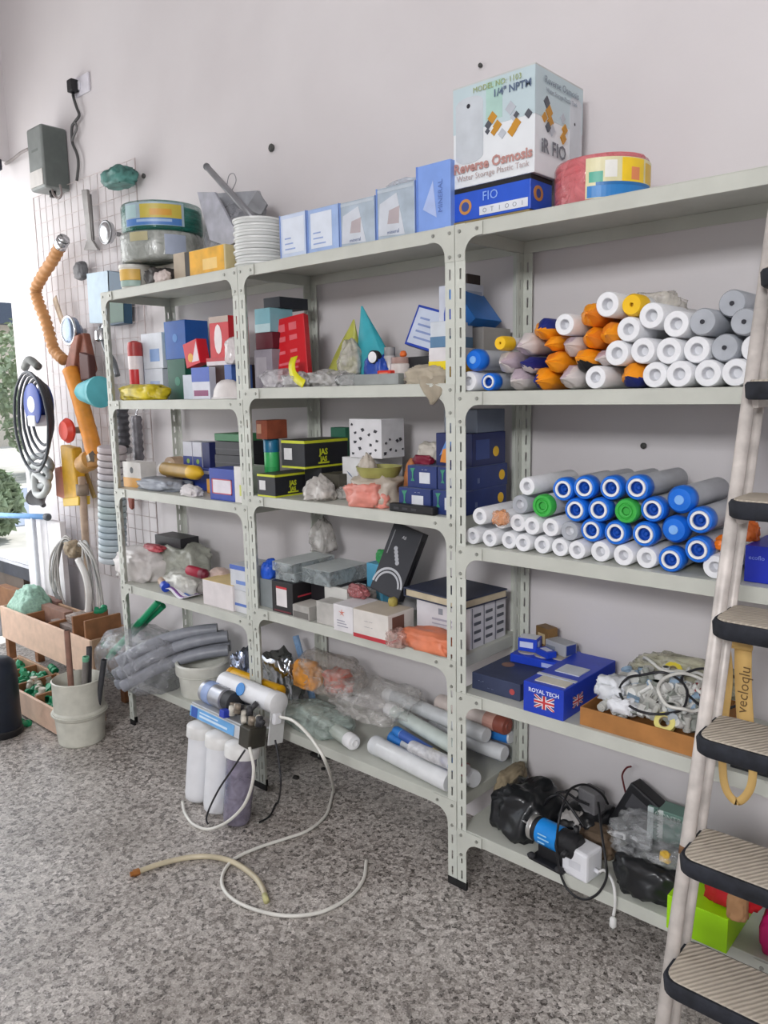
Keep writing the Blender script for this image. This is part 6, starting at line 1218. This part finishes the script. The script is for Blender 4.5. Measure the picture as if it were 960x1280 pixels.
for x_ in (-2.9,-2.64): B().box((x_-upb.location.x-.008,-.09,.204),(x_-upb.location.x+.008,.09,.375)).build('divider',WDK,upb,bevel=.002)
# rim along the lower bin
fk={}
def gfit(kind):
    b=B()
    if kind==0: b.tube(spline([(-.03,0,0),(-.008,0,0),(.006,.008,0),(.01,.034,0)],5),.014,10); b.cyl((-.034,0,0),(-.014,0,0),.0185,n=12); b.cyl((.01,.018,0),(.01,.038,0),.0185,n=12)
    elif kind==1: b.cyl((-.034,0,0),(.034,0,0),.014,n=12); b.cyl((0,0,0),(0,.032,0),.014,n=12); [b.cyl(a,c,.0185,n=12) for a,c in (((-.036,0,0),(-.018,0,0)),((.018,0,0),(.036,0,0)),((0,.016,0),(0,.036,0)))]
    else: b.cyl((-.03,0,0),(.03,0,0),.0165,n=12); b.cyl((-.006,0,0),(.006,0,0),.02,n=12); b.cyl((.018,0,0),(.03,0,0),.02,n=12)
    return b
GL={0:'green plastic elbow fitting in the lower wooden bin',1:'green plastic tee fitting in the lower wooden bin',2:'green plastic straight coupling in the lower wooden bin'}
def put(kind,loc,rot,s,label,m=GRN,grp='green fittings in the lower bin'):
    if (kind,m.name) in fk: o=fk[(kind,m.name)].copy(); COL.objects.link(o)
    else: o=smooth_angle(gfit(kind).build('green_fitting' if m is GRN else 'pale_fitting',m),40); fk[(kind,m.name)]=o
    o.location=loc; o.rotation_euler=rot; o.scale=(s,s,s); tag(o,label,'pipe fitting',grp); return o
for i in range(150):
    u=rnd.uniform(-2.9,-2.06); v=rnd.uniform(-.265,-.1); z=.045+rnd.random()*.075
    put(i%3,(u,v,z),(rnd.uniform(0,6),rnd.uniform(0,6),rnd.uniform(0,6)),rnd.uniform(.75,1.05),GL[i%3])
WF=mat('c3bfb2',.5,var=.12)
for i in range(10):
    put(i%3,(rnd.uniform(-2.7,-2.3),rnd.uniform(-.25,-.12),.1+rnd.random()*.02),(rnd.uniform(0,6),rnd.uniform(0,6),rnd.uniform(0,6)),.9,['pale elbow fitting among the green ones in the lower bin','pale tee fitting among the green ones in the lower bin','pale coupling among the green ones in the lower bin'][i%3],WF,'pale fittings in the lower bin')
for i,(px,py,y,k,lb) in enumerate(((66,820,-.12,2,'green cap fitting resting on the back board rim of the lower bin'),(140,774,.0,0,'green elbow fitting lying on the tall divider of the upper bin'),(30,905,-.33,1,'green tee fitting lying on the floor in front of the lower bin'),(128,806,.02,2,'green coupling in the right end of the upper bin'))):
    p=PY(px,py,y); 
    if i==2: p=PZ(30,905,.02)
    if i==1: p.z=.49; p.x=-2.235; p.y=.05
    if i==0: p=Vector((PY(66,820,-.07).x,-.075,.155))
    put(k,p,(.4,.3,i),.95,lb,GRN,None)
# slack contents of the upper bin
bag('green_mesh_bag','pale green mesh bag of fittings in the upper wooden bin','mesh bag',(PY(38,775,.05).x,.06,.3),(.3,.2,.2),mat('93b8a6',.6,var=.2,scale=60,bump=.6),151,.22,pinch=.3)
for k,(l,r,t,y,h,lb) in enumerate(((0,30,733,.1,'7d5535','brown wooden block at the left end of the upper bin'),(52,72,742,.14,'86645a','brown block beside the green mesh bag'),(54,82,755,.06,'8a6a5c','nearer brown block beside the green mesh bag'))):
    cfront('wooden_block',lb,l,r,0,y,.05,.205,.2,mat(h,.65,var=.15),'block')
gtry=cfront('grey_wire_tray','grey brown tray heaped with wire in the upper bin',66,118,0,.02,.18,.206,.155,mat('8a7d76',.6,var=.2),'tray'); dec(gtry,'F',.05,.1,.95,.2,mat('9d9089',.6),'tray_rim')
bag('wire_tangle','tangle of grey brown wire on the tray in the upper bin','wire',(gtry.location.x,.11,.362),(.3,.16,.06),mat('8f8178',.6,var=.35,scale=70,bump=.8),152,.4)
dk=cfront('dark_tray','dark navy tray with bright edges behind the upper bin at the frame edge',-30,46,0,.24,.1,.42,.1,mat('2c303c',.5,var=.2),'tray'); dec(dk,'F',0,.8,1,1,mat('c9cbd2',.4),'pale_edge'); dec(dk,'T',.02,.05,.98,.95,mat('d6d6da',.4),'white_paper')
carton('dark_stand','dark board behind the upper bin carrying the navy tray','stand',dk.location.x-.2,dk.location.x+.25,.25,.08,0,.42,mat('5d5148',.6))
# coil of wires on a post
wc_=empty('wire_hank','hank of pale grey wires draped in loops over the end of the wooden pole','wire',PY(97,690,.2)); lo=wc_.location; g=random.Random(5)
for k in range(16):
    a=g.uniform(-1,1); sp_=.1+.1*abs(a); b=B(); s_=1 if k%2 else -1
    pts=[(0,-.01+g.uniform(-.02,.02),.03*g.random()),(s_*sp_*.6,-.03*g.random(),.05+.03*g.random()),(s_*sp_*1.25,-.04*g.random(),-.02-.05*g.random()),(s_*sp_*1.5,-.03,-.16-.1*g.random()),(s_*sp_*1.3,-.02,-.28-.06*g.random())]
    b.tube(spline(pts,6),.0045+.002*g.random(),7); b.build('wire_strand',mat(['a8a6a2','c4c2be','8f908e'][k%3],.4),wc_,True)
bag('tie_knot','','',(0,-.02,-.03),(.12,.1,.1),mat('9a8a72',.6,var=.3,scale=60,bump=.5),153,.3,parent=wc_,flat=False)
b=B(); b.tube(spline([(.1,-.05,-.02),(.17,-.05,-.1),(.19,-.05,-.2),(.16,-.05,-.33)],8),.018,10); b.build('thick_hose',mat('d6d4d0',.4),wc_,True)
# ribbed white bucket with pipes
bu=empty('bucket','ribbed off white bucket on the floor holding short lengths of pipe','bucket',(PZ(108,922,0).x,-.235,0)); MB_=mat('c9c8bc',.45,var=.08); r0=.112
b=B(); b.lathe([(r0*.86,0),(r0*.9,.006),(r0*.97,.12),(r0*1.05,.132),(r0*1.05,.15),(r0*.98,.158),(r0*.98,.285),(r0*1.0,.292),(r0*.96,.296),(r0*.93,.29),(r0*.9,.16),(r0*.84,.012),(.002,.01)],40); smooth_angle(b.build('bucket_body',MB_,bu),30)
b=B(); b.torus((0,0,.141),r0*1.055,.005,40,8); b.build('rib',mat('bdbcb0',.45),bu,True)
for (dx,dy,tx,ty,L,r,h,lb) in ((-.005,-.03,-.03,.02,.5,.0135,'8f6b5d','pinkish brown pipe, tallest in the ribbed bucket'),(.02,.02,.06,.06,.42,.0125,'4a474b','dark grey pipe in the middle of the ribbed bucket'),(.035,-.02,.16,.05,.4,.013,'77736f','grey pipe with a green end leaning right in the ribbed bucket'),(.055,.03,.2,.1,.38,.0125,'3f4044','dark pipe leaning furthest right in the ribbed bucket')):
    o=empty('short_pipe',lb,'pipe',bu.location+Vector((dx,dy,.018))); d=Vector((tx,ty,1)).normalized(); o.rotation_euler=d.to_track_quat('Z','Y').to_euler()
    b=B(); b.lathe([(r*.8,0),(r,0),(r,L),(r*.8,L)],14,None,True,False); smooth_angle(b.build('pipe_body',mat(h,.5,var=.15),o),40); b=B(); b.lathe([(r*.8,L),(r*.75,L-.03)],14,None,False,True); b.build('bore',mat('26262a' if 'green' not in lb else '4f9a76',.6),o,True)
    if 'green' in lb: b=B(); b.lathe([(r*1.02,L-.02),(r*1.15,L-.018),(r*1.15,L+.002),(r*.8,L+.003)],14,None,False,False); smooth_angle(b.build('green_end',mat('6fae8d',.45),o),40)
# dark cylinder at the frame edge
gc2=empty('gas_cylinder','dark navy cylinder standing at the left frame edge','cylinder',(PZ(2,920,0).x-.02,PZ(2,920,0).y+.02,0)); b=B(); b.lathe([(.075,0),(.08,.006),(.08,.3),(.074,.34),(.05,.365),(.02,.372)],28); smooth_angle(b.build('cylinder_body',mat('1c2330',.4,var=.15),gc2),40); b=B(); b.lathe([(.082,.0),(.085,.004),(.085,.03),(.081,.034)],28,None,False,False); smooth_angle(b.build('foot_ring',BLK,gc2),40); b=B(); b.cyl((0,0,.37),(0,0,.4),.014); b.build('valve',mat('77787a',.4,.6),gc2,True)
# ------------------------------------------------------------------ reverse osmosis unit leaning on the middle post
ro=empty('water_purifier','water purifier with three filter housings standing on the floor against the shelf post','water purifier',(-.955,-.2,0)); rx_=R(-9); ro.rotation_euler=(rx_,0,R(-2))
WHH=mat('e2e3e6',.3,var=.03); 
for i,(x,m,lb) in enumerate(((-.125,WHH,None),(-.0,WHH,None),(.125,film('8d8799',.72,.12),'clear purplish filter housing'))):
    o=B(); r=.056; o.lathe([(.03,.0),(.038,.003),(r*.84,.012),(r*.9,.03),(r*.98,.24),(r*1.0,.25)],28,Matrix.Translation((x,-.02,.0))); h=smooth_angle(o.build('filter_housing',m,ro),40)
    if lb: h['label']=lb
    o=B(); o.lathe([(r*1.0,.25),(r*1.14,.252),(r*1.16,.29),(r*1.08,.296),(r*.5,.31),(.004,.312)],28,Matrix.Translation((x,-.02,.0))); smooth_angle(o.build('housing_cap',mat('dcdbd8',.35),h),40)
    for k in range(0,24,2):
        pass
    if lb:
        o=B(); o.cyl((x,-.02,.01),(x,-.02,.24),.03,n=18); o.build('inner_cartridge',mat('6f6b85',.5,var=.2),h,True); o=B(); o.box((x-.05,-.045,.06),(x-.042,-.03,.2)); o.build('blue_label',mat('4f9ad0',.4),h)
B().box((-.19,-.045,.316),(.18,-.04,.362)).build('front_bracket',mat('c9ccd0',.35,.2),ro,bevel=.002)
B().box((-.19,-.04,.362),(.2,.09,.37)).build('top_plate',mat('b9bcbf',.35,.3),ro,bevel=.002)
lb_=B().box((-.185,-.0475,.319),(.1,-.0455,.359)).build('blue_label',mat('6aa7dc',.35,var=.1),ro)
B().box((-.175,-.0485,.32),(-.135,-.0475,.358)).build('dark_blue_badge',mat('2d55a8',.35),lb_); B().box((-.12,-.0485,.33),(.06,-.0475,.338)).build('label_line',mat('cfe2f4',.4),lb_); B().box((-.12,-.0485,.345),(.0,-.0475,.35)).build('label_line',mat('cfe2f4',.4),lb_)
def along(nm,x0,x1,y,z,r,m,prof=None,parent=ro,tilt=0):
    o=B(); L=x1-x0; M_=Matrix.Translation((x0,y,z)) @ Matrix.Rotation(tilt,4,'Y') @ Matrix.Rotation(R(90),4,'Y'); o.lathe(prof or [(r*.7,-.004),(r,.004),(r,L-.004),(r*.7,L+.004)],26,M_); return smooth_angle(o.build(nm,m,parent),40)
mh=along('membrane_housing',-.13,.2,.06,.452,.04,WHH); along('end_cap',.175,.215,.06,.452,.042,mat('dadada',.35),None,mh)
o=B(); n=20; c=Vector((.03,.06-.0385,.4655)); nrm=Vector((0,-.96,.28)); vx=Vector((1,0,0)); vz=nrm.cross(vx)
o.prism([c+(vx*math.cos(2*math.pi*k/n)+vz*math.sin(2*math.pi*k/n))*.024 for k in range(n)],nrm*.003); o.build('blue_dot',mat('3f86cc',.35),mh)
pm_=along('pump',-.17,-.03,.01,.412,.043,mat('a9aab0',.3,.6,var=.15)); along('pump_band',-.15,-.1,.01,.412,.0445,mat('8fa3cc',.35,var=.1),None,pm_); along('pump_head',-.03,.02,.01,.412,.038,mat('2c2d31',.5),None,pm_)
BRS=mat('9b8f80',.4,.3,var=.25)
g=random.Random(12)
for k in range(9):
    x=.03+.022*k; o=B(); z=.385+g.uniform(0,.04); y=-.02+g.uniform(-.02,.03); o.cyl((x,y,z),(x+.028*g.uniform(.5,1),y+g.uniform(-.02,.02),z+g.uniform(-.02,.03)),.0105,n=10); o.cyl((x,y,z-.02),(x,y,z+.015),.013,n=6); o.build('tube_connector',[BRS,mat('cfcabd',.4),mat('3a3a3d',.5)][k%3],ro,True)
o=B(); o.box((.02,-.06,.372),(.05,-.03,.4)); o.build('blue_valve',mat('2a3fae',.4),ro,bevel=.003)
sv=B(); sv.box((.14,-.055,.3),(.205,.02,.375)); sv.build('solenoid_valve',mat('3a372f',.5,var=.3),ro,bevel=.006)
B().box((.2,.03,.3),(.206,.1,.46)).build('side_plate',mat('d0d1d0',.4,.2),ro,bevel=.003)
o=B(); o.box((.206,.035,.38),(.225,.07,.42)); o.build('white_adaptor',WHH,ro,bevel=.006)
TW=mat('d9d7cf',.4)
def FR_(x,y,yy):
    p=PY(x,y,yy); return p if p.z > .0065 else PZ(x,y,.0065)
def tubing(name,label,pts,r,m,cat='tubing'):
    o=empty(name,label,cat,pts[0]); P_=[Vector((p.x,p.y,max(p.z,r+.0008))) for p in spline(pts,8)]; o.location=P_[0]; b=B(); b.tube([p-P_[0] for p in P_],r,8); b.build('tube',m,o,True)
    d=(P_[-1]-P_[-2]).normalized(); b=B(); b.cyl(P_[-1]-P_[0]-d*.004,P_[-1]-P_[0]+d*.002,r*1.04,n=10); b.build('cut_end',mat('b9b7b0',.5),o,True); return o
fl=.0062
aer=[PY(350,896,-.12),PY(368,902,-.14),PY(390,924,-.16),PY(408,955,-.17)]
flo=[PZ(x,y,fl) for x,y in ((417,990),(408,1018),(385,1038),(355,1049),(322,1060),(293,1074),(279,1092),(279,1110),(294,1126),(325,1139),(362,1145),(402,1140),(436,1122),(454,1100),(458,1076))]
tubing('white_tubing','long white tube curling from the purifier across the open floor',aer+flo,.0058,TW)
tubing('white_tubing','white tube looping down in front of the purifier housings',[FR_(*q) for q in ((312,934,-.3),(317,960,-.31),(314,985,-.315),(304,1008,-.315),(286,1026,-.315),(268,1035,-.315),(254,1036,-.315),(240,1029,-.31),(231,1016,-.3),(228,1002,-.28))],.0056,TW)
tubing('black_cable','black cable dropping from the right side of the purifier',[PY(344,925,-.16),PY(349,955,-.17),PY(351,982,-.18)]+[PZ(347,1004,.005),PZ(337,1020,.005),PZ(322,1029,.005)],.0035,BC,'cable')
tubing('black_cable','black cable slanting across the front of the white housings',[PY(306,938,-.3),PY(290,962,-.305),PY(274,986,-.305),FR_(262,1010,-.3),FR_(258,1024,-.3),FR_(261,1032,-.3)],.0035,BC,'cable')
hs=empty('hose_piece','short yellowish clear hose with a brass end lying on the open floor','hose',PZ(172,1090,.0095)); P_=spline([PZ(x,y,.0095) for x,y in ((172,1090),(200,1080),(235,1072),(265,1071),(292,1078),(316,1094),(328,1110),(333,1126))],8); lo=hs.location
b=B(); b.tube([p-lo for p in P_],.009,12); b.build('hose_body',mat('c2b79c',.35,var=.12),hs,True); d=(P_[0]-P_[1]).normalized(); b=B(); b.cyl(d*-.006,d*.014,.0115,n=6); b.cyl(d*.014,d*.024,.008); b.build('brass_nut',mat('a86f3a',.4,.5),hs); d=(P_[-1]-P_[-2]).normalized(); b=B(); b.cyl(P_[-1]-lo-d*.03,P_[-1]-lo+d*.003,.0096,n=12); b.build('yellow_end',mat('c4c08a',.4),hs,True)
for i,(px,py,w,d,h,lb) in enumerate(((393,945,.05,.03,.015,'black scrap on the floor under the middle unit, nearer the tubes'),(370,973,.035,.025,.012,'smaller black scrap on the floor beside the white tubing'),(404,962,.02,.02,.01,'tiny dark scrap on the floor under the shelf edge'))):
    p=PZ(px,py,0); bag('black_scrap',lb,'scrap',(p.x,p.y,0.0),(w,d,h),mat('2a2826',.7,var=.3),161+i,.35,sub=3)
# ------------------------------------------------------------------ outside the doorway
LV=[mat('93a386',.7,var=.35,scale=6,bump=.6),mat('aab698',.7,var=.35,scale=6,bump=.6),mat('7d8f76',.7,var=.35,scale=6,bump=.6)]
def shrub(label,x,y,rx_,ry_,h,seed,m):
    o=empty('shrub',label,'shrub',(x,y,-.1)); g=random.Random(seed)
    B().cyl((0,0,0),(0,0,h*.5),.06).build('stem',mat('5a4a3a',.8),o,True); b=B()
    for k in range(2600):
        while True:
            p=Vector((g.uniform(-1,1),g.uniform(-1,1),g.uniform(-1,1)))
            if .35<p.length<1: break
        c=Vector((p.x*rx_,p.y*ry_,h*.55+p.z*h*.5)); s=.06+.07*g.random(); u=Vector((g.uniform(-1,1),g.uniform(-1,1),g.uniform(-1,1))).normalized(); v=u.orthogonal().normalized()
        b.quad([c-u*s,c+v*s*.5,c+u*s,c-v*s*.5])
    b.build('foliage',m,o); return o
for i,(x,y,rx_,ry_,h,lb) in enumerate(((-15.2,3.6,1.1,1.0,3.0,'tall grey green shrub across the road, nearest the doorway edge'),(-15.6,6.2,1.2,1.2,3.4,'grey green shrub across the road behind the hanging reel'),(-18.6,4.6,1.4,1.2,4.0,'taller shrub behind the two across the road'),(-8.2,1.75,.5,.45,.85,'low pale shrub just outside beyond the blue rail'),(-15.5,9.4,1.3,1.3,2.6,'shrub furthest right across the road outside'))):
    shrub(lb,x,y,rx_,ry_,h,i+1,LV[i%3])
sh=empty('shed','low shed with a dark roof edge far outside the doorway','shed',(-31,10.5,-.1)); B().box((-4,-2,0),(4,2,4.2)).build('wall',mat('c9c0b4',.7),sh); B().box((-4.5,-2.5,4.2),(4.5,2.5,4.9)).build('roof',mat('4a5466',.6),sh); B().box((-3,-2.02,.6),(-1,-2.0,2.2)).build('window',mat('39424e',.3),sh)
